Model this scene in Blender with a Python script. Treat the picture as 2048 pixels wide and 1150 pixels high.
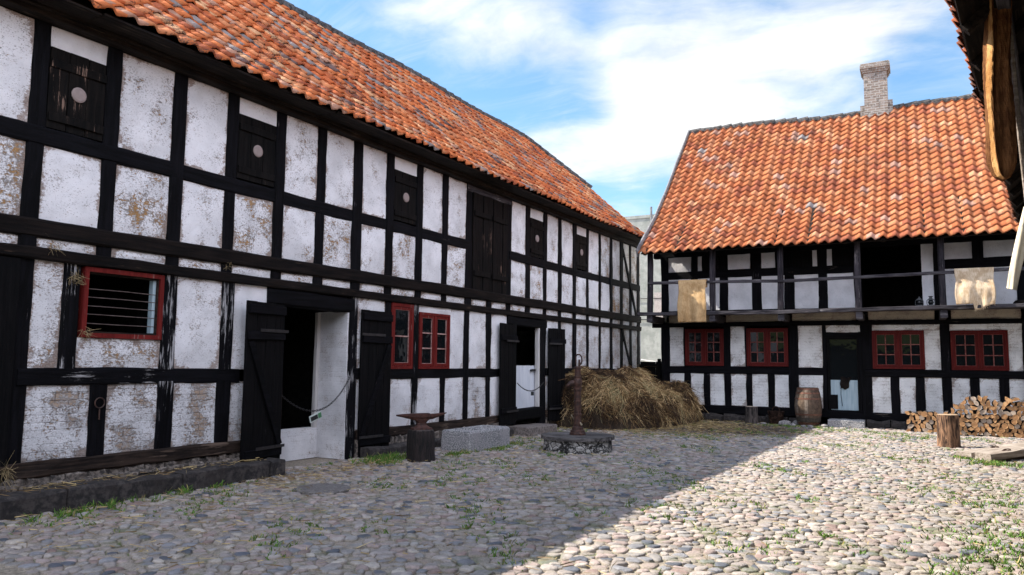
import bpy, math, random
import numpy as np
from mathutils import Matrix, Vector
R = math.radians
rng = np.random.default_rng(7)
random.seed(7)
sc = bpy.context.scene
for o in list(bpy.data.objects):
    bpy.data.objects.remove(o)

# ------------------------------------------------------------------ camera
cam_d = bpy.data.cameras.new('camera')
cam = bpy.data.objects.new('camera', cam_d)
sc.collection.objects.link(cam)
cam_d.sensor_width = 36.0
cam_d.lens = 27.07
cam_d.clip_start = 0.05
cam_d.clip_end = 3000
CF = Vector((-0.48980984, 0.86639713, 0.09717168))
CR = Vector((0.87096123, 0.49124581, 0.01020283))
CU = Vector((0.03889548, -0.08963021, 0.99521534))
m = Matrix.Identity(4)
for i in range(3):
    m[i][0], m[i][1], m[i][2] = CR[i], CU[i], -CF[i]
m[0][3], m[1][3], m[2][3] = 0, 0, 1.5
cam.matrix_world = m
sc.camera = cam

# ------------------------------------------------------------------ sun and sky
SUN_TO = Vector((1.0, 0.28, -1.097)).normalized()
sun_el = math.asin(-SUN_TO.z)
sun_az = math.atan2(-SUN_TO.x, -SUN_TO.y)
sd = bpy.data.lights.new('sun', 'SUN')
sd.energy = 5.0
sd.angle = R(0.5)
sd.color = (1.0, 0.93, 0.82)
so = bpy.data.objects.new('sun', sd)
so.rotation_euler = SUN_TO.to_track_quat('-Z', 'Y').to_euler()
so.location = (-30, -12, 40)
sc.collection.objects.link(so)
sc.view_settings.view_transform = 'Standard'
sc.view_settings.look = 'None'
sc.view_settings.gamma = 1.0
sc.view_settings.exposure = 1.05
try:
    sc.cycles.use_denoising = True
    sc.cycles.max_bounces = 8
    sc.cycles.diffuse_bounces = 4
except Exception:
    pass


class NT:
    """small helper round a node tree"""
    def __init__(s, tree):
        s.t = tree
        s.n = tree.nodes
        s.l = tree.links

    def new(s, typ, **kw):
        nd = s.n.new(typ)
        for k, v in kw.items():
            if k == 'inp':
                for a, b in v.items():
                    s.put(nd, a, b)
            else:
                setattr(nd, k, v)
        return nd

    def put(s, nd, key, val):
        sock = nd.inputs[key]
        if isinstance(val, bpy.types.NodeSocket):
            s.l.new(val, sock)
        else:
            if hasattr(sock.default_value, '__len__') and not isinstance(val, (str,)):
                v = list(val)
                if len(sock.default_value) == 4 and len(v) == 3:
                    v = v + [1]
                sock.default_value = v
            else:
                sock.default_value = val

    def math(s, op, a, b=0.0, clamp=False):
        nd = s.n.new('ShaderNodeMath')
        nd.operation = op
        nd.use_clamp = clamp
        s.put(nd, 0, a)
        s.put(nd, 1, b)
        return nd.outputs[0]

    def vmath(s, op, a, b=(0, 0, 0)):
        nd = s.n.new('ShaderNodeVectorMath')
        nd.operation = op
        s.put(nd, 0, a)
        s.put(nd, 1, b)
        return nd.outputs['Value'] if op in ('DOT_PRODUCT', 'LENGTH') else nd.outputs[0]

    def mix(s, fac, a, b, mode='MIX'):
        nd = s.n.new('ShaderNodeMix')
        nd.data_type = 'RGBA'
        nd.blend_type = mode
        nd.clamp_factor = True
        s.put(nd, 0, fac)
        s.put(nd, 6, a)
        s.put(nd, 7, b)
        return nd.outputs[2]

    def smooth(s, x, lo, hi, a=0.0, b=1.0):
        nd = s.n.new('ShaderNodeMapRange')
        nd.interpolation_type = 'SMOOTHSTEP'
        for k, v in zip((0, 1, 2, 3, 4), (x, lo, hi, a, b)):
            s.put(nd, k, v)
        return nd.outputs[0]

    def noise(s, vec, scale, detail=4, rough=0.55, dist=0.0):
        nd = s.n.new('ShaderNodeTexNoise')
        s.put(nd, 'Vector', vec)
        nd.inputs['Scale'].default_value = scale
        nd.inputs['Detail'].default_value = detail
        nd.inputs['Roughness'].default_value = rough
        nd.inputs['Distortion'].default_value = dist
        return nd.outputs[0]

    def mapping(s, vec, scale=(1, 1, 1), loc=(0, 0, 0), rot=(0, 0, 0)):
        nd = s.n.new('ShaderNodeMapping')
        s.put(nd, 0, vec)
        nd.inputs['Scale'].default_value = scale
        nd.inputs['Location'].default_value = loc
        nd.inputs['Rotation'].default_value = rot
        return nd.outputs[0]

    def attr(s, name):
        nd = s.n.new('ShaderNodeAttribute')
        nd.attribute_name = name
        return nd


# world -------------------------------------------------------------
w = bpy.data.worlds.new('World')
sc.world = w
w.use_nodes = True
W = NT(w.node_tree)
for n in list(W.n):
    W.n.remove(n)
sky = W.new('ShaderNodeTexSky', sky_type='NISHITA', sun_disc=False)
sky.sun_elevation = sun_el
sky.sun_rotation = sun_az
sky.air_density = 1.0
sky.dust_density = 0.4
sky.ozone_density = 1.6
tc = W.new('ShaderNodeTexCoord')
D = W.vmath('NORMALIZE', tc.outputs['Generated'])
sep = W.new('ShaderNodeSeparateXYZ')
W.put(sep, 0, D)
zz = W.math('ADD', W.math('MAXIMUM', sep.outputs[2], 0.0), 0.16)
px_ = W.math('DIVIDE', sep.outputs[0], zz)
py_ = W.math('DIVIDE', sep.outputs[1], zz)
comb = W.new('ShaderNodeCombineXYZ')
W.put(comb, 0, px_)
W.put(comb, 1, py_)
flat = comb.outputs[0]
wc = W.new('ShaderNodeTexNoise', inp={'Vector': flat, 'Scale': 1.6, 'Detail': 4.0})
wv_ = W.vmath('ADD', flat, W.vmath('MULTIPLY', W.vmath('SUBTRACT', wc.outputs['Color'], (0.5, 0.5, 0.5)), (0.55, 0.55, 0)))
st = W.mapping(wv_, (0.9, 1.5, 1), (3.1, 0.4, 0), (0, 0, R(-24)))
n1 = W.noise(st, 1.5, 11, 0.60, 0.0)
n2 = W.noise(W.mapping(flat, (1, 1, 1), (8.3, 2.0, 0)), 4.2, 9, 0.6, 0.2)
dens = W.math('ADD', W.math('MULTIPLY', n1, 0.72), W.math('MULTIPLY', n2, 0.28))
# cloud banks placed by direction (azimuth and height of the real sky)
BLOBS = [  # direction, angular size, weight
    ((-0.472, 0.773, 0.423), 0.149, 0.22),
    ((-0.342, 0.855, 0.39), 0.149, 0.2),
    ((-0.189, 0.902, 0.389), 0.195, 0.26),
    ((-0.032, 0.926, 0.377), 0.143, 0.16),
    ((-0.345, 0.897, 0.275), 0.11, 0.24),
    ((-0.414, 0.866, 0.28), 0.058, 0.12),
    ((-0.262, 0.919, 0.295), 0.097, 0.2),
    ((-0.59, 0.689, 0.421), 0.078, 0.1),
    ((-0.14, 0.935, 0.324), 0.104, 0.14),
    ((-0.625, 0.687, 0.371), 0.078, -0.16),
    ((-0.553, 0.764, 0.333), 0.091, -0.18),
    ((-0.481, 0.815, 0.324), 0.058, -0.12),
    ((-0.397, 0.858, 0.327), 0.062, -0.24),
    ((-0.443, 0.824, 0.353), 0.045, -0.1),
    ((-0.011, 0.949, 0.315), 0.071, -0.2),
    ((-0.088, 0.95, 0.299), 0.058, -0.08),
    ((-0.303, 0.927, 0.222), 0.045, -0.16),
    ((-0.38, 0.899, 0.218), 0.052, -0.12),
    ((-0.364, 0.83, 0.423), 0.039, -0.12),
]
acc = dens
for d, hw, wt in BLOBS:
    dv = Vector(d).normalized()
    dist = W.vmath('LENGTH', W.vmath('SUBTRACT', D, tuple(dv)))
    g = W.smooth(dist, hw * 1.25, 0.0)
    acc = W.math('ADD', acc, W.math('MULTIPLY', g, wt * (0.62 if wt > 0 else 0.9)))
mask = W.smooth(acc, 0.42, 0.79)
hz = W.smooth(sep.outputs[2], 0.0, 0.25, 0.35, 0.0)
veil = W.smooth(W.noise(W.mapping(flat, (0.7, 2.6, 1), (1.2, 5.0, 0), (0, 0, R(-20))), 2.2, 7, 0.65, 0.8), 0.42, 0.80, 0.0, 0.40)
mask = W.math('MAXIMUM', W.math('MAXIMUM', mask, hz), veil)
inner = W.noise(flat, 5.0, 6, 0.6)
bsky = W.new('ShaderNodeBackground', inp={'Color': W.mix(1.0, sky.outputs[0], (0.84, 1.06, 1.12), 'MULTIPLY'), 'Strength': 0.105})
cs = W.math('ADD', 0.26, W.math('MULTIPLY', W.math('ADD', inner, n1), 0.30))
# unseen bright cloud added behind and right of the viewer to light shaded walls
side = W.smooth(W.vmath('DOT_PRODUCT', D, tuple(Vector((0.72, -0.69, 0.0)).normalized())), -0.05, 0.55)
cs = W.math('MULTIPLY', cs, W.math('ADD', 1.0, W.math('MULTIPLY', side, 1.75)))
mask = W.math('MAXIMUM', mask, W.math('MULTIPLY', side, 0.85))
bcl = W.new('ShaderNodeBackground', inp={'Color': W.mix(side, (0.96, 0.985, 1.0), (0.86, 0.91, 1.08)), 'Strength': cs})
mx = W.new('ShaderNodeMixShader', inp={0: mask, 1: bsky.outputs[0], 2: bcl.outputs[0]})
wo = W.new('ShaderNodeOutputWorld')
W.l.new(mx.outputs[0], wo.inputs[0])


# ------------------------------------------------------------------ materials
MATS = {}


def mat(name, build):
    mt = bpy.data.materials.new(name)
    mt.use_nodes = True
    T = NT(mt.node_tree)
    b = T.n['Principled BSDF']
    T.b = b
    T.obj = T.new('ShaderNodeTexCoord').outputs['Object']
    T.pos = T.new('ShaderNodeNewGeometry').outputs['Position']
    build(T, b)
    MATS[name] = mt
    return mt


def bump(T, h, strength=0.5, dist=0.01, normal=None):
    nd = T.new('ShaderNodeBump')
    nd.inputs['Strength'].default_value = strength
    nd.inputs['Distance'].default_value = dist
    T.put(nd, 'Height', h)
    if normal is not None:
        T.put(nd, 'Normal', normal)
    T.l.new(nd.outputs[0], T.b.inputs['Normal'])
    return nd.outputs[0]


def m_plaster(white=(0.80, 0.79, 0.80), ochre=(0.36, 0.19, 0.055), grey=(0.27, 0.225, 0.19), amount=1.0, grime=1.0):
    def f(T, b):
        at = T.attr('wear')
        ss = T.new('ShaderNodeSeparateColor')
        T.put(ss, 0, at.outputs['Color'])
        wear, brick, seed = ss.outputs[0], ss.outputs[1], ss.outputs[2]
        off = T.new('ShaderNodeCombineXYZ', inp={0: T.math('MULTIPLY', seed, 37.0), 1: 0.0, 2: T.math('MULTIPLY', seed, 11.0)})
        v = T.vmath('ADD', T.obj, off.outputs[0])
        big = T.noise(v, 3.0, 4, 0.6)
        fine = T.noise(T.mapping(v, (1, 1, 1.7)), 22.0, 9, 0.76, 0.3)
        spot = T.noise(T.mapping(v, (1, 1, 1.5)), 52.0, 6, 0.7)
        # flaking: fine ragged edges, gathered by the big noise and the wear of the panel
        thr = T.math('SUBTRACT', 0.622, T.math('MULTIPLY', wear, 0.135 * amount))
        f1 = T.math('ADD', T.math('MULTIPLY', fine, 0.58), T.math('MULTIPLY', big, 0.38))
        flake = T.smooth(f1, thr, T.math('ADD', thr, 0.02))
        sthr = T.math('SUBTRACT', 0.615, T.math('MULTIPLY', wear, 0.11))
        speck = T.smooth(T.math('ADD', T.math('MULTIPLY', spot, 0.75), T.math('MULTIPLY', big, 0.3)), sthr, T.math('ADD', sthr, 0.06))
        tint = T.noise(v, 1.6, 5, 0.6)
        cw = T.mix(T.smooth(tint, 0.35, 0.70), white, tuple(c * 0.74 for c in white))
        # worn brick ghosting through the limewash
        sx = T.new('ShaderNodeSeparateXYZ')
        T.put(sx, 0, v)
        cb = T.new('ShaderNodeCombineXYZ', inp={0: sx.outputs[0], 1: sx.outputs[2], 2: 0.0})
        wob = T.vmath('ADD', cb.outputs[0], T.vmath('MULTIPLY', T.new('ShaderNodeTexNoise', inp={'Vector': v, 'Scale': 7.0}).outputs['Color'], (0.07, 0.035, 0)))
        br = T.new('ShaderNodeTexBrick', inp={'Vector': wob, 'Scale': 1.0, 'Mortar Size': 0.006, 'Mortar Smooth': 0.6, 'Brick Width': 0.24, 'Row Height': 0.075})
        br.inputs['Color1'].default_value = (1, 1, 1, 1)
        br.inputs['Color2'].default_value = (0.8, 0.8, 0.8, 1)
        br.inputs['Mortar'].default_value = (0, 0, 0, 1)
        brk = T.math('MULTIPLY', br.outputs['Fac'], brick)
        jm = T.math('MULTIPLY', brk, T.smooth(T.math('ADD', fine, T.math('MULTIPLY', big, 0.5)), 0.70, 0.86))
        fc = T.mix(T.smooth(T.noise(v, 9.0, 3), 0.47, 0.63), ochre, grey)
        cw = T.mix(T.math('MULTIPLY', brick, T.smooth(T.noise(v, 2.6, 6, 0.7), 0.36, 0.62, 0.15 * grime, 0.75 * grime)), cw, tuple(c * 0.62 for c in white))
        c = T.mix(T.math('MULTIPLY', speck, 0.72), cw, (0.17, 0.14, 0.13))
        c = T.mix(T.math('MULTIPLY', flake, 0.92), c, fc)
        # rims broken away along the timbers
        rim = T.math('SUBTRACT', 1.0, at.outputs['Alpha'])
        rk = T.math('ADD', T.math('ADD', T.math('MULTIPLY', fine, 0.55), T.math('MULTIPLY', big, 0.65)), T.math('MULTIPLY', rim, 0.26))
        chip = T.math('MULTIPLY', T.smooth(rk, 0.82, 0.86), T.smooth(wear, 0.12, 0.4))
        c = T.mix(T.math('MULTIPLY', chip, 0.9), c, T.mix(T.smooth(spot, 0.4, 0.6), (0.22, 0.15, 0.125), (0.40, 0.335, 0.295)))
        # exposed brick where heavily worn
        bare = T.math('MULTIPLY', brick, T.smooth(T.math('ADD', T.math('MULTIPLY', big, 0.8), T.math('MULTIPLY', fine, 0.35)), 0.59, 0.66))
        c = T.mix(T.math('MULTIPLY', bare, 0.5 * max(0.2, grime)), c, T.mix(br.outputs['Color'], (0.34, 0.27, 0.24), (0.50, 0.43, 0.39)))
        c = T.mix(T.math('MULTIPLY', jm, 0.85), c, (0.17, 0.14, 0.12))
        # splash dirt of its own ragged shape low down on the brick panels
        dirt = T.math('MULTIPLY', T.smooth(T.math('ADD', sx.outputs[2], T.math('MULTIPLY', T.noise(v, 4.0, 5, 0.65), 0.7)), 1.15, 0.75), brick)
        c = T.mix(T.math('MULTIPLY', dirt, 0.55 * grime), c, (0.22, 0.215, 0.21))
        T.put(b, 'Base Color', c)
        b.inputs['Roughness'].default_value = 0.95
        h = T.math('SUBTRACT', T.math('MULTIPLY', fine, 0.6), T.math('MULTIPLY', flake, 0.55))
        h = T.math('SUBTRACT', h, T.math('MULTIPLY', brk, T.math('MULTIPLY', T.smooth(big, 0.35, 0.6), 0.7)))
        h = T.math('SUBTRACT', h, T.math('MULTIPLY', bare, 0.5))
        bump(T, h, 0.8, 0.016)
    return f


mat('plaster', m_plaster((0.83, 0.82, 0.84)))
mat('plaster_cream', m_plaster((0.88, 0.88, 0.88), (0.36, 0.28, 0.18), (0.2, 0.19, 0.18), 0.55, 0.12))
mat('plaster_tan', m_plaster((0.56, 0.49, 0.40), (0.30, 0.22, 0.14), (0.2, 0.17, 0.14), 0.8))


def m_wood(c1, c2, fleck=None, fleck_amt=0.0, axis='Z', rough=0.75, grain=1.0, spec=0.10):
    def f(T, b):
        oi = T.new('ShaderNodeObjectInfo')
        v = T.vmath('ADD', T.obj, T.vmath('SCALE', (1, 1, 1)))
        rnd = T.math('MULTIPLY', oi.outputs['Random'], 20.0)
        off = T.new('ShaderNodeCombineXYZ', inp={0: rnd, 1: rnd, 2: rnd})
        v = T.vmath('ADD', T.obj, off.outputs[0])
        s = {'Z': (26, 26, 1.6), 'X': (1.6, 26, 26), 'Y': (26, 1.6, 26), 'N': (14, 14, 14)}[axis]
        g = T.noise(T.mapping(v, s), 1.0, 6, 0.65, 0.4)
        big = T.noise(v, 2.2, 4, 0.6)
        fine = T.noise(v, 55.0, 4, 0.6)
        c = T.mix(T.smooth(T.math('ADD', T.math('MULTIPLY', g, 0.7), T.math('MULTIPLY', big, 0.3)), 0.38, 0.64), c1, c2)
        if fleck:
            k = T.math('ADD', T.math('MULTIPLY', T.noise(T.mapping(v, tuple(q * 0.55 for q in s)), 1.6, 8, 0.75), 0.65), T.math('MULTIPLY', T.noise(v, 1.7, 3), 0.4))
            fl = T.smooth(k, 0.665 - fleck_amt * 0.20, 0.71 - fleck_amt * 0.20)
            c = T.mix(T.math('MULTIPLY', fl, 0.85), c, fleck)
        T.put(b, 'Base Color', c)
        b.inputs['Roughness'].default_value = rough
        b.inputs['Specular IOR Level'].default_value = spec
        bump(T, T.math('ADD', g, T.math('MULTIPLY', fine, 0.3)), 0.6 * grain, 0.012)
    return f


mat('timber_black', m_wood((0.001, 0.001, 0.0015), (0.005, 0.0048, 0.0068), (0.11, 0.10, 0.11), 0.14, 'N'))
mat('timber_black_post', m_wood((0.001, 0.001, 0.0015), (0.005, 0.0048, 0.0068), (0.11, 0.10, 0.11), 0.08, 'Z'))
mat('timber_black_beam', m_wood((0.001, 0.001, 0.0015), (0.005, 0.0048, 0.0068), (0.12, 0.10, 0.085), 0.10, 'X'))
mat('timber_limed', m_wood((0.001, 0.001, 0.0015), (0.005, 0.0048, 0.0068), (0.42, 0.41, 0.42), 0.50, 'Z'))
mat('timber_limed_beam', m_wood((0.001, 0.001, 0.0015), (0.005, 0.0048, 0.0068), (0.42, 0.40, 0.40), 0.36, 'X'))
mat('timber_brown_beam', m_wood((0.003, 0.0026, 0.0026), (0.013, 0.009, 0.0075), (0.07, 0.046, 0.032), 0.22, 'X'))
mat('timber_sill', m_wood((0.012, 0.009, 0.008), (0.05, 0.034, 0.026), (0.12, 0.085, 0.065), 0.4, 'X'))
mat('timber_eave', m_wood((0.006, 0.005, 0.005), (0.026, 0.019, 0.015), (0.08, 0.06, 0.045), 0.25, 'X'))
mat('timber_grey', m_wood((0.020, 0.018, 0.022), (0.085, 0.078, 0.085), (0.25, 0.23, 0.23), 0.30, 'X'))
mat('timber_grey_post', m_wood((0.010, 0.009, 0.012), (0.055, 0.048, 0.055), (0.22, 0.20, 0.20), 0.30, 'Z'))
mat('hatch_wood', m_wood((0.002, 0.002, 0.002), (0.008, 0.0065, 0.006), (0.12, 0.075, 0.05), 0.12, 'Z'))
mat('hatch_wood_worn', m_wood((0.002, 0.002, 0.002), (0.009, 0.007, 0.006), (0.26, 0.17, 0.13), 0.30, 'Z'))
mat('loft_wood', m_wood((0.002, 0.002, 0.002), (0.008, 0.006, 0.0055), (0.20, 0.125, 0.095), 0.16, 'Z'))
mat('door_black', m_wood((0.0015, 0.0015, 0.002), (0.005, 0.0045, 0.005), (0.07, 0.065, 0.065), 0.05, 'Z'))
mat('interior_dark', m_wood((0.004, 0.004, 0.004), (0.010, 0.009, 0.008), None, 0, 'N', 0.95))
mat('red_paint', m_wood((0.10, 0.010, 0.009), (0.165, 0.019, 0.016), (0.30, 0.19, 0.165), 0.30, 'Z', 0.6, 0.5))
mat('red_paint_dark', m_wood((0.075, 0.008, 0.007), (0.12, 0.014, 0.012), (0.30, 0.17, 0.15), 0.08, 'Z', 0.55, 0.5))
mat('bar_paint', m_wood((0.26, 0.13, 0.115), (0.46, 0.30, 0.27), (0.14, 0.02, 0.018), 0.25, 'N', 0.7, 0.5))
mat('bar_paint_dark', m_wood((0.13, 0.03, 0.026), (0.26, 0.11, 0.095), (0.08, 0.01, 0.01), 0.25, 'N', 0.7, 0.5))
mat('pale_paint', m_wood((0.55, 0.58, 0.64), (0.66, 0.68, 0.72), (0.22, 0.20, 0.19), 0.12, 'Z', 0.7, 0.5))
mat('blue_paint', m_wood((0.30, 0.40, 0.46), (0.42, 0.52, 0.57), (0.2, 0.24, 0.26), 0.1, 'Z', 0.6, 0.4))
mat('frame_white', m_wood((0.50, 0.48, 0.47), (0.62, 0.60, 0.58), (0.25, 0.2, 0.16), 0.15, 'Z', 0.7, 0.5))
mat('verge_grey', m_wood((0.14, 0.14, 0.145), (0.27, 0.27, 0.27), (0.42, 0.42, 0.42), 0.2, 'Y', 0.85))
mat('plank_pale', m_wood((0.22, 0.18, 0.15), (0.44, 0.38, 0.33), (0.10, 0.07, 0.055), 0.25, 'X', 0.9))
mat('lid_wood', m_wood((0.035, 0.032, 0.032), (0.19, 0.175, 0.17), (0.02, 0.018, 0.018), 0.3, 'X', 0.85))


def m_glass(T, b):
    n = T.noise(T.obj, 3.0, 2)
    T.put(b, 'Base Color', (0.006, 0.008, 0.009))
    b.inputs['Roughness'].default_value = 0.03
    b.inputs['Specular IOR Level'].default_value = 0.5
    bump(T, n, 0.10, 0.03)


mat('window_glass', m_glass)


def m_tile(gr=0.0):
    def f(T, b):
        at = T.attr('col')
        n = T.noise(T.obj, 9.0, 6, 0.7)
        fine = T.noise(T.obj, 42.0, 5, 0.65)
        c = T.mix(T.smooth(n, 0.35, 0.7), T.mix(1.0, at.outputs['Color'], (0.82, 0.80, 0.80), 'MULTIPLY'), T.mix(1.0, at.outputs['Color'], (1.12, 1.1, 1.06), 'MULTIPLY'))
        lich = T.smooth(T.math('ADD', T.math('MULTIPLY', fine, 0.7), T.math('MULTIPLY', T.noise(T.obj, 1.3, 4), 0.55)), 0.70 - gr, 0.76 - gr)
        c = T.mix(T.math('MULTIPLY', lich, 0.8), c, (0.055, 0.05, 0.047))
        pale = T.smooth(T.noise(T.mapping(T.obj, (1, 1, 1), (5, 3, 1)), 13.0, 6, 0.7), 0.62, 0.72)
        c = T.mix(T.math('MULTIPLY', pale, 0.08), c, (0.46, 0.36, 0.29))
        T.put(b, 'Base Color', c)
        b.inputs['Roughness'].default_value = 0.95
        b.inputs['Specular IOR Level'].default_value = 0.12
        bump(T, T.math('ADD', fine, n), 0.5, 0.008)
    return f


mat('roof_tile', m_tile(0.0))
mat('roof_tile_old', m_tile(0.02))


def m_stone(c1, c2, c3=None, sc_=40.0, rough=0.9, bstr=0.6):
    def f(T, b):
        a = T.noise(T.obj, 3.0, 5, 0.6)
        g = T.noise(T.obj, sc_, 6, 0.7)
        c = T.mix(T.smooth(g, 0.40, 0.62), c1, c2)
        if c3:
            c = T.mix(T.math('MULTIPLY', T.smooth(a, 0.48, 0.66), 0.75), c, c3)
        T.put(b, 'Base Color', c)
        b.inputs['Roughness'].default_value = rough
        bump(T, T.math('ADD', g, a), bstr, 0.015)
    return f


mat('granite', m_stone((0.10, 0.11, 0.125), (0.52, 0.50, 0.49), (0.34, 0.32, 0.33), 46.0))
mat('step_stone', m_stone((0.09, 0.075, 0.07), (0.25, 0.21, 0.19), (0.17, 0.13, 0.11), 22.0))
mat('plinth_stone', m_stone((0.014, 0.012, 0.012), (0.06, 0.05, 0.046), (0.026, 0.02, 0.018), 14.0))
mat('rubble', m_stone((0.035, 0.03, 0.027), (0.24, 0.20, 0.17), (0.10, 0.075, 0.06), 16.0, 0.95, 1.0))
mat('millstone', m_stone((0.10, 0.09, 0.085), (0.21, 0.19, 0.18), (0.13, 0.115, 0.105), 30.0))
mat('field_stone', m_stone((0.13, 0.125, 0.125), (0.34, 0.31, 0.30), (0.22, 0.21, 0.22), 20.0))
mat('slab', m_stone((0.34, 0.29, 0.27), (0.48, 0.42, 0.39), (0.42, 0.35, 0.33), 26.0))
mat('concrete', m_stone((0.27, 0.275, 0.25), (0.36, 0.36, 0.33), (0.22, 0.235, 0.21), 2.2, 0.9, 0.2))
mat('ridge_mortar', m_stone((0.02, 0.019, 0.019), (0.11, 0.10, 0.095), (0.045, 0.042, 0.04), 12.0))


def m_well(T, b):
    vo = T.new('ShaderNodeTexVoronoi', feature='DISTANCE_TO_EDGE', inp={'Vector': T.mapping(T.obj, (1, 1, 1.5)), 'Scale': 8.5})
    n = T.noise(T.obj, 6.0, 6, 0.7)
    f = T.noise(T.obj, 38.0, 5, 0.7)
    st_ = T.mix(T.smooth(f, 0.3, 0.7), (0.22, 0.205, 0.19), (0.58, 0.56, 0.53))
    c = T.mix(T.smooth(T.math('ADD', vo.outputs[0], T.math('MULTIPLY', n, 0.16)), 0.10, 0.16), (0.02, 0.02, 0.02), st_)
    c = T.mix(T.smooth(n, 0.49, 0.57), c, (0.022, 0.021, 0.020))
    T.put(b, 'Base Color', c)
    b.inputs['Roughness'].default_value = 0.95
    bump(T, vo.outputs[0], 0.8, 0.06)


mat('well_stone', m_well)
mat('mossy_roof', m_stone((0.05, 0.075, 0.02), (0.13, 0.16, 0.04), (0.10, 0.07, 0.04), 9.0))


def m_chimney(T, b):
    sx = T.new('ShaderNodeSeparateXYZ')
    T.put(sx, 0, T.obj)
    u = T.math('ADD', sx.outputs[0], sx.outputs[1])
    cb = T.new('ShaderNodeCombineXYZ', inp={0: u, 1: sx.outputs[2], 2: 0.0})
    br = T.new('ShaderNodeTexBrick', inp={'Vector': cb.outputs[0], 'Scale': 1.0, 'Mortar Size': 0.009, 'Brick Width': 0.23, 'Row Height': 0.078})
    br.inputs['Color1'].default_value = (0.27, 0.215, 0.175, 1)
    br.inputs['Color2'].default_value = (0.16, 0.125, 0.10, 1)
    br.inputs['Mortar'].default_value = (0.40, 0.375, 0.35, 1)
    n = T.noise(T.obj, 11.0, 7, 0.75)
    c = T.mix(T.math('MULTIPLY', T.smooth(n, 0.50, 0.60), 0.6), br.outputs[0], (0.36, 0.335, 0.31))
    c = T.mix(T.math('MULTIPLY', T.smooth(T.noise(T.obj, 6.0, 6, 0.7), 0.54, 0.62), 0.8), c, (0.10, 0.092, 0.08))
    T.put(b, 'Base Color', c)
    b.inputs['Roughness'].default_value = 0.95
    bump(T, T.math('SUBTRACT', n, br.outputs['Fac']), 0.8, 0.015)


mat('chimney_brick', m_chimney)


def m_col(rough=0.9, nscale=20.0, amt=0.35, bs=0.4, attr='col', spec=0.3, bd=0.01):
    def f(T, b):
        at = T.attr(attr)
        n = T.noise(T.pos, nscale, 6, 0.7)
        f2 = T.noise(T.pos, nscale * 4, 4, 0.7)
        lo = tuple([1 - amt] * 3)
        hi = tuple([1 + amt * 0.6] * 3)
        c = T.mix(T.smooth(n, 0.3, 0.7), T.mix(1.0, at.outputs['Color'], lo, 'MULTIPLY'), T.mix(1.0, at.outputs['Color'], hi, 'MULTIPLY'))
        c = T.mix(T.math('MULTIPLY', T.smooth(f2, 0.6, 0.68), 0.35), c, (0.10, 0.09, 0.09))
        T.put(b, 'Base Color', c)
        b.inputs['Roughness'].default_value = rough
        b.inputs['Specular IOR Level'].default_value = spec
        bump(T, T.math('ADD', n, T.math('MULTIPLY', f2, 0.4)), bs, bd)
    return f


def m_cobble(T, b):
    at = T.attr('col')
    n = T.noise(T.pos, 14.0, 7, 0.72)
    f2 = T.noise(T.pos, 70.0, 5, 0.7)
    c = T.mix(T.smooth(n, 0.3, 0.7), T.mix(1.0, at.outputs['Color'], (0.72, 0.72, 0.73), 'MULTIPLY'), T.mix(1.0, at.outputs['Color'], (1.14, 1.12, 1.1), 'MULTIPLY'))
    c = T.mix(T.math('MULTIPLY', T.smooth(f2, 0.56, 0.66), 0.45), c, (0.11, 0.10, 0.095))
    # dust and sand trodden over the lower rims of the stones
    sx = T.new('ShaderNodeSeparateXYZ')
    T.put(sx, 0, T.pos)
    big = T.noise(T.pos, 0.7, 5, 0.6)
    lev = T.math('ADD', sx.outputs[2], T.math('MULTIPLY', T.math('SUBTRACT', n, 0.5), 0.03))
    rimf = T.smooth(lev, T.math('ADD', 0.001, T.math('MULTIPLY', big, 0.012)), -0.003)
    sand = T.mix(T.smooth(f2, 0.35, 0.65), (0.20, 0.17, 0.135), (0.39, 0.335, 0.275))
    moss = T.math('MULTIPLY', T.smooth(T.noise(T.pos, 1.9, 5, 0.65), 0.54, 0.64), T.smooth(lev, 0.016, 0.004))
    c = T.mix(T.math('MULTIPLY', rimf, 0.85), c, sand)
    c = T.mix(T.math('MULTIPLY', moss, 0.5), c, (0.10, 0.13, 0.045))
    d = T.vmath('LENGTH', T.vmath('MULTIPLY', T.vmath('SUBTRACT', T.pos, (-5.4, 18.6, 0)), (0.36, 0.5, 0)))
    mk = T.smooth(T.math('ADD', d, T.math('MULTIPLY', T.noise(T.pos, 2.5, 5, 0.6), 0.9)), 1.65, 1.2)
    c = T.mix(T.math('MULTIPLY', mk, T.smooth(lev, 0.030, 0.004, 0.35, 0.95)), c, (0.05, 0.036, 0.025))
    T.put(b, 'Base Color', c)
    b.inputs['Roughness'].default_value = 0.9
    b.inputs['Specular IOR Level'].default_value = 0.25
    bump(T, T.math('ADD', n, T.math('MULTIPLY', f2, 0.5)), 0.8, 0.02)


mat('cobble', m_cobble)
mat('straw', m_col(0.75, 30.0, 0.2, 0.0))
mat('grass', m_col(0.7, 8.0, 0.2, 0.0))
mat('barrel_wood', m_col(0.85, 14.0, 0.5, 0.5))


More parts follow.
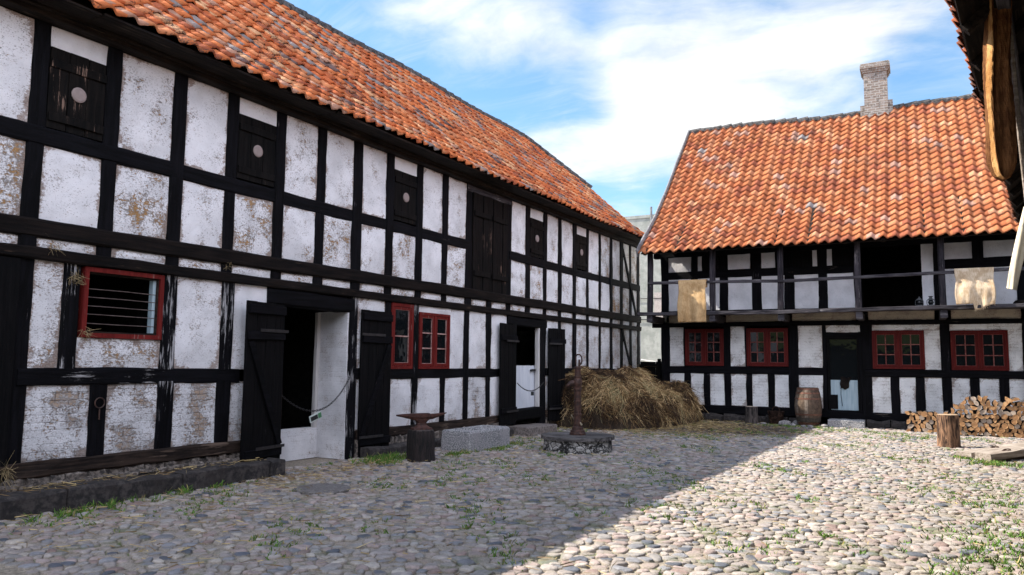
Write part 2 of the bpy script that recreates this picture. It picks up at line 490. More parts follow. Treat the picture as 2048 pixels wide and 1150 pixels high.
def m_ground(T, b):
    n = T.noise(T.pos, 1.1, 5, 0.6)
    f = T.noise(T.pos, 26.0, 7, 0.7)
    c = T.mix(T.smooth(f, 0.35, 0.68), (0.19, 0.16, 0.125), (0.40, 0.345, 0.28))
    mo = T.math('ADD', T.math('MULTIPLY', n, 0.7), T.math('MULTIPLY', T.noise(T.pos, 7.0, 4, 0.65), 0.35))
    c = T.mix(T.math('MULTIPLY', T.smooth(mo, 0.55, 0.66), 0.75), c, (0.09, 0.15, 0.03))
    # trodden muck round the heap
    d = T.vmath('LENGTH', T.vmath('MULTIPLY', T.vmath('SUBTRACT', T.pos, (-5.6, 18.6, 0)), (0.42, 0.5, 0)))
    mk = T.smooth(T.math('ADD', d, T.math('MULTIPLY', T.noise(T.pos, 2.5, 5, 0.6), 0.9)), 1.55, 1.15)
    c = T.mix(T.math('MULTIPLY', mk, 0.9), c, (0.055, 0.04, 0.028))
    T.put(b, 'Base Color', c)
    b.inputs['Roughness'].default_value = 1.0
    b.inputs['Specular IOR Level'].default_value = 0.1
    bump(T, f, 0.7, 0.02)


mat('ground_sand', m_ground)


def m_iron(c1, c2, c3):
    def f(T, b):
        n = T.noise(T.obj, 16.0, 6, 0.7)
        g = T.noise(T.obj, 60.0, 4, 0.7)
        c = T.mix(T.smooth(n, 0.38, 0.62), c1, c2)
        c = T.mix(T.math('MULTIPLY', T.smooth(g, 0.58, 0.68), 0.6), c, c3)
        T.put(b, 'Base Color', c)
        b.inputs['Roughness'].default_value = 0.6
        b.inputs['Metallic'].default_value = 0.25
        bump(T, T.math('ADD', n, g), 0.4, 0.006)
    return f


mat('rust_iron', m_iron((0.028, 0.014, 0.011), (0.085, 0.038, 0.026), (0.13, 0.08, 0.07)))
mat('anvil_iron', m_iron((0.035, 0.014, 0.010), (0.085, 0.032, 0.022), (0.05, 0.04, 0.06)))
mat('black_iron', m_iron((0.012, 0.011, 0.012), (0.03, 0.026, 0.026), (0.07, 0.05, 0.04)))
mat('hoop_iron', m_iron((0.09, 0.035, 0.02), (0.17, 0.07, 0.042), (0.24, 0.12, 0.075)))
mat('spring_steel', m_iron((0.09, 0.065, 0.06), (0.16, 0.125, 0.115), (0.07, 0.05, 0.04)))


def m_bark(c1, c2):
    def f(T, b):
        g = T.noise(T.mapping(T.obj, (22, 22, 3.2)), 1.0, 6, 0.65, 0.8)
        n = T.noise(T.obj, 5.0, 4)
        c = T.mix(T.smooth(g, 0.40, 0.62), c1, c2)
        c = T.mix(T.math('MULTIPLY', T.smooth(n, 0.5, 0.7), 0.4), c, tuple(q * 0.6 for q in c2))
        T.put(b, 'Base Color', c)
        b.inputs['Roughness'].default_value = 0.95
        bump(T, g, 1.0, 0.05)
    return f


mat('bark_oak', m_bark((0.035, 0.017, 0.010), (0.36, 0.20, 0.115)))
mat('bark_dark', m_bark((0.012, 0.010, 0.009), (0.12, 0.095, 0.085)))
mat('bark_black', m_bark((0.006, 0.005, 0.005), (0.030, 0.020, 0.018)))


def m_endgrain(c1, c2):
    def f(T, b):
        oi = T.new('ShaderNodeObjectInfo')
        r = T.new('ShaderNodeTexNoise', inp={'Vector': T.obj, 'Scale': 30.0, 'Detail': 4.0})
        ln = T.vmath('LENGTH', T.obj)
        ring = T.math('SINE', T.math('ADD', T.math('MULTIPLY', ln, 330.0), T.math('MULTIPLY', r.outputs[0], 4.0)))
        c = T.mix(T.smooth(ring, -1, 1), c1, c2)
        c = T.mix(T.math('MULTIPLY', oi.outputs['Random'], 0.6), c, tuple(q * 0.62 for q in c1))
        T.put(b, 'Base Color', c)
        b.inputs['Roughness'].default_value = 0.9
        bump(T, r.outputs[0], 0.4, 0.01)
    return f


mat('log_end', m_endgrain((0.40, 0.205, 0.09), (0.58, 0.34, 0.165)))
mat('log_end_grey', m_endgrain((0.36, 0.28, 0.22), (0.50, 0.40, 0.32)))
mat('log_side', m_wood((0.05, 0.028, 0.016), (0.13, 0.075, 0.04), (0.03, 0.02, 0.013), 0.3, 'Y', 0.9))
mat('stump_top', m_endgrain((0.42, 0.28, 0.17), (0.60, 0.44, 0.30)))


def m_cloth(c1, c2, weave=260.0, fuzz=0.5, wr=1.0):
    def f(T, b):
        wv = T.new('ShaderNodeTexWave', wave_type='BANDS', bands_direction='Z', inp={'Vector': T.obj, 'Scale': weave / 6.0, 'Distortion': 1.5, 'Detail': 2.0})
        n = T.noise(T.obj, 5.0, 6, 0.65)
        f2 = T.noise(T.mapping(T.obj, (60, 60, 8)), 1.0, 5, 0.65)
        c = T.mix(T.smooth(T.math('ADD', T.math('MULTIPLY', n, 0.6), T.math('MULTIPLY', f2, 0.4)), 0.38, 0.62), c1, c2)
        T.put(b, 'Base Color', c)
        b.inputs['Roughness'].default_value = 1.0
        b.inputs['Specular IOR Level'].default_value = 0.1
        bump(T, T.math('ADD', T.math('MULTIPLY', wv.outputs[0], 0.06), T.math('ADD', n, f2)), fuzz, 0.012)
    return f


mat('burlap', m_cloth((0.36, 0.22, 0.10), (0.56, 0.38, 0.20)))
mat('burlap_pale', m_cloth((0.44, 0.31, 0.19), (0.68, 0.55, 0.40)))
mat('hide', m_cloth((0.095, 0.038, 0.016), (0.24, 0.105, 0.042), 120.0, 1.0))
mat('hide_lit', m_cloth((0.38, 0.18, 0.06), (0.62, 0.36, 0.15), 120.0, 1.0))  # lighter copy of the darkened hide; sunlight on the left lip is painted in
mat('canvas', m_cloth((0.68, 0.58, 0.42), (0.84, 0.76, 0.60), 200.0, 0.3))
mat('black_cloth', m_cloth((0.006, 0.005, 0.005), (0.02, 0.016, 0.014)))


def m_flat(c, rough=0.7):
    def f(T, b):
        n = T.noise(T.obj, 25.0, 5, 0.6)
        T.put(b, 'Base Color', T.mix(T.smooth(n, 0.3, 0.7), tuple(q * 0.85 for q in c), c))
        b.inputs['Roughness'].default_value = rough
    return f


mat('vent_disc', m_flat((0.30, 0.235, 0.22)))
mat('sign_white', m_flat((0.62, 0.68, 0.64)))
mat('sign_green', m_flat((0.06, 0.20, 0.09)))
mat('sign_black', m_flat((0.012, 0.014, 0.014)))
mat('rope', m_flat((0.40, 0.33, 0.23), 0.95))
mat('wicker', m_wood((0.010, 0.006, 0.005), (0.05, 0.028, 0.02), (0.12, 0.07, 0.05), 0.3, 'N', 0.8, 1.5))
mat('lantern_zinc', m_iron((0.05, 0.055, 0.06), (0.12, 0.125, 0.13), (0.2, 0.19, 0.18)))


# ------------------------------------------------------------------ mesh helpers
class MB:
    def __init__(s):
        s.v, s.f, s.c, s.mi = [], [], [], []
        s.cur = (1, 1, 1)
        s.m = 0

    def vert(s, p):
        s.v.append(tuple(p))
        s.c.append(s.cur)
        return len(s.v) - 1

    def face(s, idx):
        s.f.append(tuple(idx))
        s.mi.append(s.m)

    def box(s, x0, x1, y0, y1, z0, z1):
        i = [s.vert(p) for p in ((x0, y0, z0), (x1, y0, z0), (x1, y1, z0), (x0, y1, z0), (x0, y0, z1), (x1, y0, z1), (x1, y1, z1), (x0, y1, z1))]
        for q in ((0, 3, 2, 1), (4, 5, 6, 7), (0, 1, 5, 4), (1, 2, 6, 5), (2, 3, 7, 6), (3, 0, 4, 7)):
            s.face([i[k] for k in q])

    def bar(s, a, b, wd, ht, up=(0, 0, 1), seg=None, jit=0.0, ch=0.12, taper=1.0):
        """old timber: chamfered section swept from a to b with uneven edges"""
        a, b = Vector(a), Vector(b)
        ax = (b - a)
        L = ax.length
        ax.normalize()
        up = Vector(up)
        sd_ = ax.cross(up)
        if sd_.length < 1e-4:
            sd_ = ax.cross(Vector((0, 1, 0)))
        sd_.normalize()
        u = sd_.cross(ax).normalized()
        if seg is None:
            seg = max(1, int(L / 0.3)) if jit else 1
        c = min(wd, ht) * ch
        prof = [(-wd / 2 + c, -ht / 2), (wd / 2 - c, -ht / 2), (wd / 2, -ht / 2 + c), (wd / 2, ht / 2 - c), (wd / 2 - c, ht / 2), (-wd / 2 + c, ht / 2), (-wd / 2, ht / 2 - c), (-wd / 2, -ht / 2 + c)]
        rings = []
        ph = random.uniform(0, 9)
        for k in range(seg + 1):
            t = k / seg
            bow = jit * 2.0 * math.sin(t * math.pi * 1.3 + ph)
            r = []
            tp = 1 + (taper - 1) * t
            for (p, q) in prof:
                pp = a + ax * (L * t) + sd_ * (p * tp + bow + random.uniform(-jit, jit)) + u * (q * tp + bow * 0.6 + random.uniform(-jit, jit))
                r.append(s.vert(pp))
            rings.append(r)
        for k in range(seg):
            for j in range(8):
                s.face((rings[k][j], rings[k][(j + 1) % 8], rings[k + 1][(j + 1) % 8], rings[k + 1][j]))
        s.face(rings[0][::-1])
        s.face(rings[-1])

    def tube(s, pts, r, n=8, close=False, cap=True):
        pts = [Vector(p) for p in pts]
        rs = r if hasattr(r, '__len__') else [r] * len(pts)
        rings = []
        prev = None
        N = len(pts)
        for k, p in enumerate(pts):
            if close:
                t = pts[(k + 1) % N] - pts[k - 1]
            else:
                t = pts[min(k + 1, N - 1)] - pts[max(k - 1, 0)]
            t.normalize()
            ref = prev if prev is not None else (Vector((0, 0, 1)) if abs(t.z) < 0.9 else Vector((1, 0, 0)))
            x = (ref - t * ref.dot(t)).normalized()
            prev = x
            y = t.cross(x)
            rings.append([s.vert(p + (x * math.cos(2 * math.pi * j / n) + y * math.sin(2 * math.pi * j / n)) * rs[k]) for j in range(n)])
        for k in range(N if close else N - 1):
            A, B = rings[k], rings[(k + 1) % N]
            for j in range(n):
                s.face((A[j], A[(j + 1) % n], B[(j + 1) % n], B[j]))
        if cap and not close:
            s.face(rings[0][::-1])
            s.face(rings[-1])

    def lathe(s, prof, n=24, c=(0, 0), cap_top=True, cap_bot=True, jit=None):
        rings = []
        for (r, z) in prof:
            rings.append([s.vert((c[0] + r * math.cos(2 * math.pi * j / n) * (jit[j] if jit else 1), c[1] + r * math.sin(2 * math.pi * j / n) * (jit[j] if jit else 1), z)) for j in range(n)])
        for k in range(len(prof) - 1):
            for j in range(n):
                s.face((rings[k][j], rings[k][(j + 1) % n], rings[k + 1][(j + 1) % n], rings[k + 1][j]))
        if cap_bot:
            s.face(rings[0][::-1])
        if cap_top:
            s.face(rings[-1])
        return rings

    def build(s, name, mats, parent=None, smooth=False, attr=None):
        me = bpy.data.meshes.new(name)
        me.from_pydata(s.v, [], s.f)
        if not isinstance(mats, (list, tuple)):
            mats = [mats]
        for q in mats:
            me.materials.append(MATS[q])
        if len(mats) > 1:
            me.polygons.foreach_set('material_index', s.mi)
        if attr:
            a = me.attributes.new(attr, 'FLOAT_COLOR', 'POINT')
            a.data.foreach_set('color', np.array([(c[0], c[1], c[2], c[3] if len(c) > 3 else 1) for c in s.c], dtype=np.float32).ravel())
        if smooth:
            me.polygons.foreach_set('use_smooth', [True] * len(me.polygons))
        me.update()
        o = bpy.data.objects.new(name, me)
        sc.collection.objects.link(o)
        if parent is not None:
            o.parent = parent
        return o


def np_mesh(name, V, F, C, matn, parent=None, smooth=False, attr='col'):
    """V (n,3), F list of (k) equal-size faces array, C (n,3)"""
    me = bpy.data.meshes.new(name)
    V = np.asarray(V, dtype=np.float32)
    F = np.asarray(F, dtype=np.int32)
    nf, k = F.shape
    me.vertices.add(len(V))
    me.vertices.foreach_set('co', V.ravel())
    me.loops.add(nf * k)
    me.loops.foreach_set('vertex_index', F.ravel())
    me.polygons.add(nf)
    me.polygons.foreach_set('loop_start', np.arange(0, nf * k, k, dtype=np.int32))
    me.polygons.foreach_set('loop_total', np.full(nf, k, dtype=np.int32))
    if smooth:
        me.polygons.foreach_set('use_smooth', np.ones(nf, dtype=bool))
    me.update(calc_edges=True)
    me.validate()
    a = me.attributes.new(attr, 'FLOAT_COLOR', 'POINT')
    a.data.foreach_set('color', np.c_[C, np.ones(len(C))].astype(np.float32).ravel())
    me.materials.append(MATS[matn])
    o = bpy.data.objects.new(name, me)
    sc.collection.objects.link(o)
    if parent is not None:
        o.parent = parent
    return o


def thing(name, label, cat, loc=(0, 0, 0), rz=0.0, group=None):
    o = bpy.data.objects.new(name, None)
    o.empty_display_size = 0.2
    sc.collection.objects.link(o)
    o.location = loc
    o.rotation_euler = (0, 0, rz)
    o['label'] = label
    o['category'] = cat
    if group:
        o['group'] = group
    return o


def tag(o, label, cat, group=None, kind=None):
    o['label'] = label
    o['category'] = cat
    if group:
        o['group'] = group
    if kind:
        o['kind'] = kind
    return o


def panel(name, x0, x1, z0, z1, parent, wear=0.5, brick=0.0, mt='plaster', y0=0.0, th=0.10):
    """one plastered field between timbers: slightly bellied face, ragged rim"""
    b = MB()
    seed_ = random.random()
    b.cur = (wear, brick, seed_, 1.0)
    ph_ = [random.uniform(0, 6.28) for _ in range(4)]
    nx = max(2, int((x1 - x0) / 0.12))
    nz = max(2, int((z1 - z0) / 0.12))
    g = []
    for j in range(nz + 1):
        row = []
        for i in range(nx + 1):
            u, v = i / nx, j / nz
            edge = min(u, 1 - u, v, 1 - v)
            ed_ = min((x1 - x0) * min(u, 1 - u), (z1 - z0) * min(v, 1 - v))
            b.cur = (wear, brick, seed_, min(1.0, ed_ / 0.11))
            y = y0 + (random.uniform(-0.003, 0.003) - 0.010 * min(1, edge * 5) - 0.006 * math.sin(u * 4 + ph_[0]) * math.sin(v * 4 + ph_[1]))
            jx = random.uniform(-0.005, 0.005)
            jz = random.uniform(-0.004, 0.004)
            row.append(b.vert((x0 + (x1 - x0) * u + jx, y, z0 + (z1 - z0) * v + jz)))
        g.append(row)
    for j in range(nz):
        for i in range(nx):
            b.face((g[j][i], g[j][i + 1], g[j + 1][i + 1], g[j + 1][i]))
    bb = [b.vert((x, y0 + th, z)) for x, z in ((x0, z0), (x1, z0), (x1, z1), (x0, z1))]
    b.face(bb[::-1])
    b.face(g[0][::-1] + [bb[0], bb[1]])
    b.face(g[-1] + [bb[2], bb[3]])
    b.face([r[0] for r in g] + [bb[3], bb[0]])
    b.face([r[-1] for r in g][::-1] + [bb[1], bb[2]])
    return b.build(name, mt, parent, attr='wear')


def timber(name, x0, x1, z0, z1, parent, mt, front=-0.022, depth=0.14, jit=0.006, axis=None):
    b = MB()
    if axis is None:
        axis = 'X' if (x1 - x0) > (z1 - z0) else 'Z'
    yc = front + depth / 2
    if axis == 'X':
        b.bar((x0, yc, (z0 + z1) / 2), (x1, yc, (z0 + z1) / 2), depth, z1 - z0, (0, 0, 1), jit=jit)
    else:
        b.bar(((x0 + x1) / 2, yc, z0), ((x0 + x1) / 2, yc, z1), depth, x1 - x0, (1, 0, 0), jit=jit)
    return b.build(name, mt, parent)


def tile_roof(name, x0, x1, prof, gauge, width, parent, palette, weights, mt, seed, xlim=None, amp=0.024, jit=1.0, sag=None):
    """pantiles laid in courses up a slope profile given as (y, z) points from eave to ridge, y inward"""
    r = np.random.default_rng(seed)
    P = np.array(prof, float)
    seg = np.hypot(*(P[1:] - P[:-1]).T)
    cum = np.r_[0, np.cumsum(seg)]
    T = cum[-1]

    def at(t):
        y = np.interp(t, cum, P[:, 0])
        z = np.interp(t, cum, P[:, 1])
        if t < 0:
            d = (P[1] - P[0]) / seg[0]
            y, z = P[0, 0] + d[0] * t, P[0, 1] + d[1] * t
        k = min(max(np.searchsorted(cum, t) - 1, 0), len(seg) - 1)
        d = (P[k + 1] - P[k]) / seg[k]
        return np.array([y, z]), np.array([-d[1], d[0]])
    nc = int(T / gauge) + 1
    ncol = int((x1 - x0) / width)
    us = np.linspace(0, 1.14, 13)
    hs = amp * (np.sin(2 * np.pi * us - 0.6) - 0.32 * np.sin(4 * np.pi * us - 0.9))
    V, F, C = [], [], []
    pal = np.array(palette)
    wts = np.array(weights, float) / np.sum(weights)
    colj = r.normal(0, 0.006, ncol) * jit
    for j in range(nc):
        tb = j * gauge
        te = min(tb + gauge * 1.22, T)
        if te - tb < 0.08:
            continue
        for i in range(ncol):
            xa = x0 + i * width + colj[i] + r.normal(0, 0.004) * jit
            if xlim and not (xlim(tb) <= xa + width * 0.5 <= xlim(tb, 1)):
                continue
            dt = r.normal(0, 0.010) * jit
            lift = 0.050 + abs(r.normal(0, 0.006)) * jit
            skew = r.normal(0, 0.010) * jit
            col = pal[r.choice(len(pal), p=wts)] * r.uniform(0.85, 1.15)
            base = len(V)
            for (t, lf, under) in ((tb + dt, lift, 0), (tb + dt, lift - 0.027, 1), (te, 0.008, 0), ((tb + te) / 2, (lift + 0.008) / 2, 0)):
                (py, pz), nn = at(t)
                for q, (u, h) in enumerate(zip(us, hs)):
                    xx = xa + u * width + skew * (t - tb)
                    sg = sag(xx, t / T) if sag else 0.0
                    hh = h + lf
                    if under:
                        py2 = py + 0.004
                    else:
                        py2 = py
                    V.append((xx, py2 + nn[0] * hh, pz + nn[1] * hh + sg))
                    C.append(col)
            n = len(us)
            a, bq, c, d = base, base + n, base + 2 * n, base + 3 * n
            for q in range(n - 1):
                F.append((a + q, a + q + 1, d + q + 1, d + q))
                F.append((d + q, d + q + 1, c + q + 1, c + q))
                F.append((bq + q, bq + q + 1, a + q + 1, a + q))
    o = np_mesh(name, V, F, np.array(C), mt, parent, smooth=False)
    return o


def ribbons(P, Dv, Ln, Wd, bend, C, rs):
    """curved blades: three stations, four faces wide-strip; returns V,F,C"""
    n = len(P)
    side = np.cross(Dv, rs.normal(size=(n, 3)))
    side /= np.linalg.norm(side, axis=1)[:, None] + 1e-9
    L = Ln[:, None]
    p0 = P
    p1 = P + Dv * L * 0.5 + bend * 0.25
    p2 = P + Dv * L + bend
    s = side * Wd[:, None] / 2
    V = np.stack([p0 - s, p0 + s, p1 - s, p1 + s, p2 - s * 0.5, p2 + s * 0.5], 1).reshape(-1, 3)
    b = np.arange(n)[:, None] * 6
    F = np.concatenate([b + np.array([[0, 1, 3, 2]]), b + np.array([[2, 3, 5, 4]])])
    return V, F, np.repeat(C, 6, axis=0)


# ================================================================== GROUND
def build_ground():
    b = MB()
    xs = [-300, -60, -20, -9, -4, 2, 12, 60, 300]
    ys = [-300, -60, -10, 2, 8, 14, 22, 40, 100, 400]
    g = [[b.vert((x, y, -0.011)) for x in xs] for y in ys]
    for j in range(len(ys) - 1):
        for i in range(len(xs) - 1):
            b.face((g[j][i], g[j][i + 1], g[j + 1][i + 1], g[j + 1][i]))
    o = b.build('ground', 'ground_sand')
    o['kind'] = 'structure'


build_ground()

KEEP_OUT = [(-6.44, 6.93, 0.36)]


def cobbles():
    r = np.random.default_rng(11)
    X0, X1, Y0, Y1 = -8.4, 2.6, 3.0, 21.2
    dx, dy = 0.112, 0.082
    pts = []
    j = 0
    y = Y0
    while y < Y1:
        x = X0 + (0.5 * dx if j % 2 else 0)
        while x < X1:
            pts.append((x, y))
            x += dx
        y += dy
        j += 1
    P = np.array(pts)
    # rows wander a little, as hand-laid paving does
    P[:, 1] += 0.10 * np.sin(P[:, 0] * 0.9 + P[:, 1] * 0.4) + 0.05 * np.sin(P[:, 0] * 2.3)
    P += r.uniform(-0.5, 0.5, P.shape) * (dx * 0.95, dy * 0.85)
    drop = r.random(len(P)) < 0.22
    P = P[~drop]
    # keep what the courtyard view (and a step to either side) can see
    ang = np.degrees(np.arctan2(P[:, 0], P[:, 1]))
    lim = np.degrees(np.arctan2(0.9, P[:, 1])) + 6
    keep = (ang < lim) & (P[:, 0] > -8.15) & (P[:, 1] > 3.2)
    keep &= ~((P[:, 0] < -8.35 + 0.06 * P[:, 1]) & (P[:, 1] < 3.8))
    for (cx_, cy_, cr_) in KEEP_OUT:
        keep &= np.hypot(P[:, 0] - cx_, P[:, 1] - cy_) > cr_
    allP = P
    cell = 0.26
    grid = {}
    for i, p in enumerate(allP):
        grid.setdefault((int(p[0] // cell), int(p[1] // cell)), []).append(i)
    pal = np.array([(0.385, 0.34, 0.31), (0.355, 0.315, 0.295), (0.385, 0.31, 0.285), (0.25, 0.25, 0.265), (0.33, 0.31, 0.295), (0.46, 0.41, 0.36), (0.31, 0.225, 0.20), (0.125, 0.135, 0.16), (0.36, 0.29, 0.265)])
    pw = np.array([20, 18, 13, 11, 13, 9, 5, 7, 10.0])
    pw /= pw.sum()
    V, F, C = [], [], []
    NR = 12
    for i in np.nonzero(keep)[0]:
        p = allP[i]
        poly = [(-0.22, -0.22), (0.22, -0.22), (0.22, 0.22), (-0.22, 0.22)]
        gx, gy = int(p[0] // cell), int(p[1] // cell)
        nb = []
        for a in (-1, 0, 1):
            for b_ in (-1, 0, 1):
                nb += grid.get((gx + a, gy + b_), [])
        ds = sorted((((allP[q][0] - p[0]) ** 2 + (allP[q][1] - p[1]) ** 2), q) for q in nb if q != i)[:13]
        for d2, q in ds:
            mx_, my_ = (allP[q][0] - p[0]), (allP[q][1] - p[1])
            lim_ = d2 / 2
            out = []
            for k in range(len(poly)):
                A, B = poly[k], poly[(k + 1) % len(poly)]
                da = A[0] * mx_ + A[1] * my_ - lim_
                db = B[0] * mx_ + B[1] * my_ - lim_
                if da <= 0:
                    out.append(A)
                if (da < 0) != (db < 0) and da != db:
                    t = da / (da - db)
                    out.append((A[0] + (B[0] - A[0]) * t, A[1] + (B[1] - A[1]) * t))
            poly = out
            if len(poly) < 3:
                break
        if len(poly) < 3:
            continue
        q = np.array(poly)
        cen = q.mean(0)
        # radius of the cell in NR directions, rounded
        th = np.arange(NR) * 2 * np.pi / NR + r.uniform(0, 0.5)
        dirs = np.c_[np.cos(th), np.sin(th)]
        e0 = q - cen
        e1 = np.roll(e0, -1, axis=0)
        ed = e1 - e0
        nrm = np.c_[ed[:, 1], -ed[:, 0]]
        nrm /= np.linalg.norm(nrm, axis=1)[:, None] + 1e-12
        off = (nrm * e0).sum(1)
        sgn = np.sign(off)
        nrm *= sgn[:, None]
        off = np.abs(off)
        den = dirs @ nrm.T
        with np.errstate(divide='ignore', invalid='ignore'):
            rad = np.where(den > 1e-6, off[None, :] / den, 9).min(1)
        rad = 0.11 * np.roll(rad, 1) + 0.78 * rad + 0.11 * np.roll(rad, -1)
        rad = np.minimum(rad, 0.8 * rad + 0.2 * rad.mean() * 1.15) - r.uniform(0.000, 0.008)
        if rad.min() < 0.012:
            rad = np.maximum(rad, 0.012)
        rad *= r.uniform(0.92, 1.07, NR)
        hgt = r.uniform(0.005, 0.017)
        tl = r.normal(0, 0.06, 2)
        zb = r.uniform(-0.012, 0.006)
        col = pal[r.choice(len(pal), p=pw)] * r.uniform(0.82, 1.14)
        base = len(V)
        offc = r.uniform(-0.12, 0.12, 2) * rad.mean()
        for (f_, zz_) in ((1.0, -0.055), (0.96, 0.15), (0.84, 0.74), (0.52, 0.96)):
            for k in range(NR):
                xy = dirs[k] * rad[k] * f_ + offc * (1 - f_)
                zv = zz_ if zz_ < 0 else hgt * zz_ * r.uniform(0.88, 1.1) + zb + xy @ tl
                V.append((p[0] + cen[0] + xy[0], p[1] + cen[1] + xy[1], zv))
                C.append(col)
        V.append((p[0] + cen[0] + offc[0], p[1] + cen[1] + offc[1], hgt + zb + offc @ tl))
        C.append(col)
        for rg in range(3):
            for k in range(NR):
                k2 = (k + 1) % NR
                F.append((base + rg * NR + k, base + rg * NR + k2, base + (rg + 1) * NR + k2, base + (rg + 1) * NR + k))
        top = base + 3 * NR
        ce = base + 4 * NR
        for k in range(0, NR, 2):
            F.append((top + k, top + k + 1, top + (k + 2) % NR, ce))
    o = np_mesh('cobblestone_paving', V, F, np.array(C), 'cobble', smooth=True)
    tag(o, 'uneven rounded cobblestones paving the whole courtyard', 'paving', kind='stuff')
    return o


cobbles()


def in_view(P, mg=4.0):
    ang = np.degrees(np.arctan2(P[:, 0], P[:, 1]))
    return (ang < 5 + mg) & (ang > -66) & (P[:, 0] > -8.0)


def grass():
    r = np.random.default_rng(5)
    pts = []
    # tufts in the joints everywhere, by a clumpy field
    Q = np.c_[r.uniform(-8, 2.2, 16000), r.uniform(3.6, 20.9, 16000)]
    f = np.sin(Q[:, 0] * 2.1 + 1.3 * np.sin(Q[:, 1] * 1.1)) * np.sin(Q[:, 1] * 1.7 + np.sin(Q[:, 0] * 1.7)) + 0.5 * np.sin(Q[:, 0] * 5.1 + Q[:, 1] * 4.3)
    Q = Q[(f > 0.5) & (r.random(len(Q)) < 0.75)]
    near = Q[Q[:, 1] < 12]
    seeds = [(q, 0.022, r.uniform(0.03, 0.06), 8) for q in Q]
    clumps = [  # x, y, rx, ry, number, height
        (-5.3, 16.1, 0.9, 0.55, 260, 0.04), (-4.4, 16.6, 0.7, 0.5, 200, 0.04), (-3.0, 20.2, 0.8, 0.3, 200, 0.06), (-3.6, 20.1, 0.5, 0.25, 160, 0.07),
        (-1.2, 19.3, 0.9, 0.4, 220, 0.05), (-0.5, 18.6, 0.7, 0.4, 160, 0.05), (-2.4, 19.6, 0.8, 0.35, 160, 0.05),
        (0.30, 14.9, 0.28, 0.35, 160, 0.07), (0.55, 14.2, 0.35, 0.18, 200, 0.08), (0.85, 16.0, 0.3, 0.3, 90, 0.06), (0.35, 16.2, 0.4, 0.3, 80, 0.05),
        (0.35, 8.0, 0.45, 1.3, 300, 0.06), (0.15, 6.4, 0.35, 0.7, 190, 0.06), (0.5, 10.5, 0.4, 1.2, 160, 0.05),
        (-7.45, 4.9, 0.10, 0.6, 60, 0.10), (-7.35, 4.4, 0.15, 0.3, 40, 0.08), (-7.52, 6.0, 0.06, 0.5, 30, 0.10), (-6.9, 4.6, 0.4, 0.5, 60, 0.04),
        (-7.55, 9.55, 0.16, 0.55, 170, 0.12), (-7.3, 9.2, 0.12, 0.3, 70, 0.09), (-7.0, 10.75, 0.12, 0.3, 90, 0.08), (-6.85, 11.8, 0.1, 0.5, 100, 0.07), (-7.1, 12.55, 0.2, 0.15, 60, 0.08),
        (-6.1, 12.3, 0.7, 0.25, 110, 0.045), (-3.9, 9.8, 0.8, 1.2, 160, 0.04), (-4.6, 12.6, 0.7, 0.9, 120, 0.035),
    ]
    for (x, y, rx, ry, n, h) in clumps:
        for _ in range(n // 3):
            q = np.array((x + r.normal() * rx * 0.6, y + r.normal() * ry * 0.6))
            seeds.append((q, 0.03, h, 9))
    P, Dv, Ln, C = [], [], [], []
    for (q, sp, h, n) in seeds:
        for _ in range(n):
            P.append((q[0] + r.normal() * sp, q[1] + r.normal() * sp, -0.01))
            a = r.uniform(0, 6.28)
            t = r.uniform(0.15, 0.9)
            Dv.append((math.cos(a) * t, math.sin(a) * t, 1))
            Ln.append(h * r.uniform(0.5, 1.3))
            g = r.uniform(0.7, 1.2)
            C.append((0.10 * g, 0.205 * g, 0.026 * g) if r.random() < 0.72 else ((0.30 * g, 0.27 * g, 0.09 * g) if r.random() < 0.6 else (0.06 * g, 0.12 * g, 0.02 * g)))
    P, Dv, Ln, C = map(np.array, (P, Dv, Ln, C))
    k = in_view(P)
    P, Dv, Ln, C = P[k], Dv[k], Ln[k], C[k]
    Dv /= np.linalg.norm(Dv, axis=1)[:, None]
    bend = np.c_[r.normal(size=(len(P), 2)) * 0.25 * Ln[:, None], -0.15 * Ln]
    V, F, CC = ribbons(P, Dv, Ln, r.uniform(0.007, 0.013, len(P)), bend, C, r)
    o = np_mesh('grass_tufts', V, F, CC, 'grass')
    tag(o, 'thin green grass growing in the joints of the cobbles and along the walls', 'grass', kind='stuff')


grass()


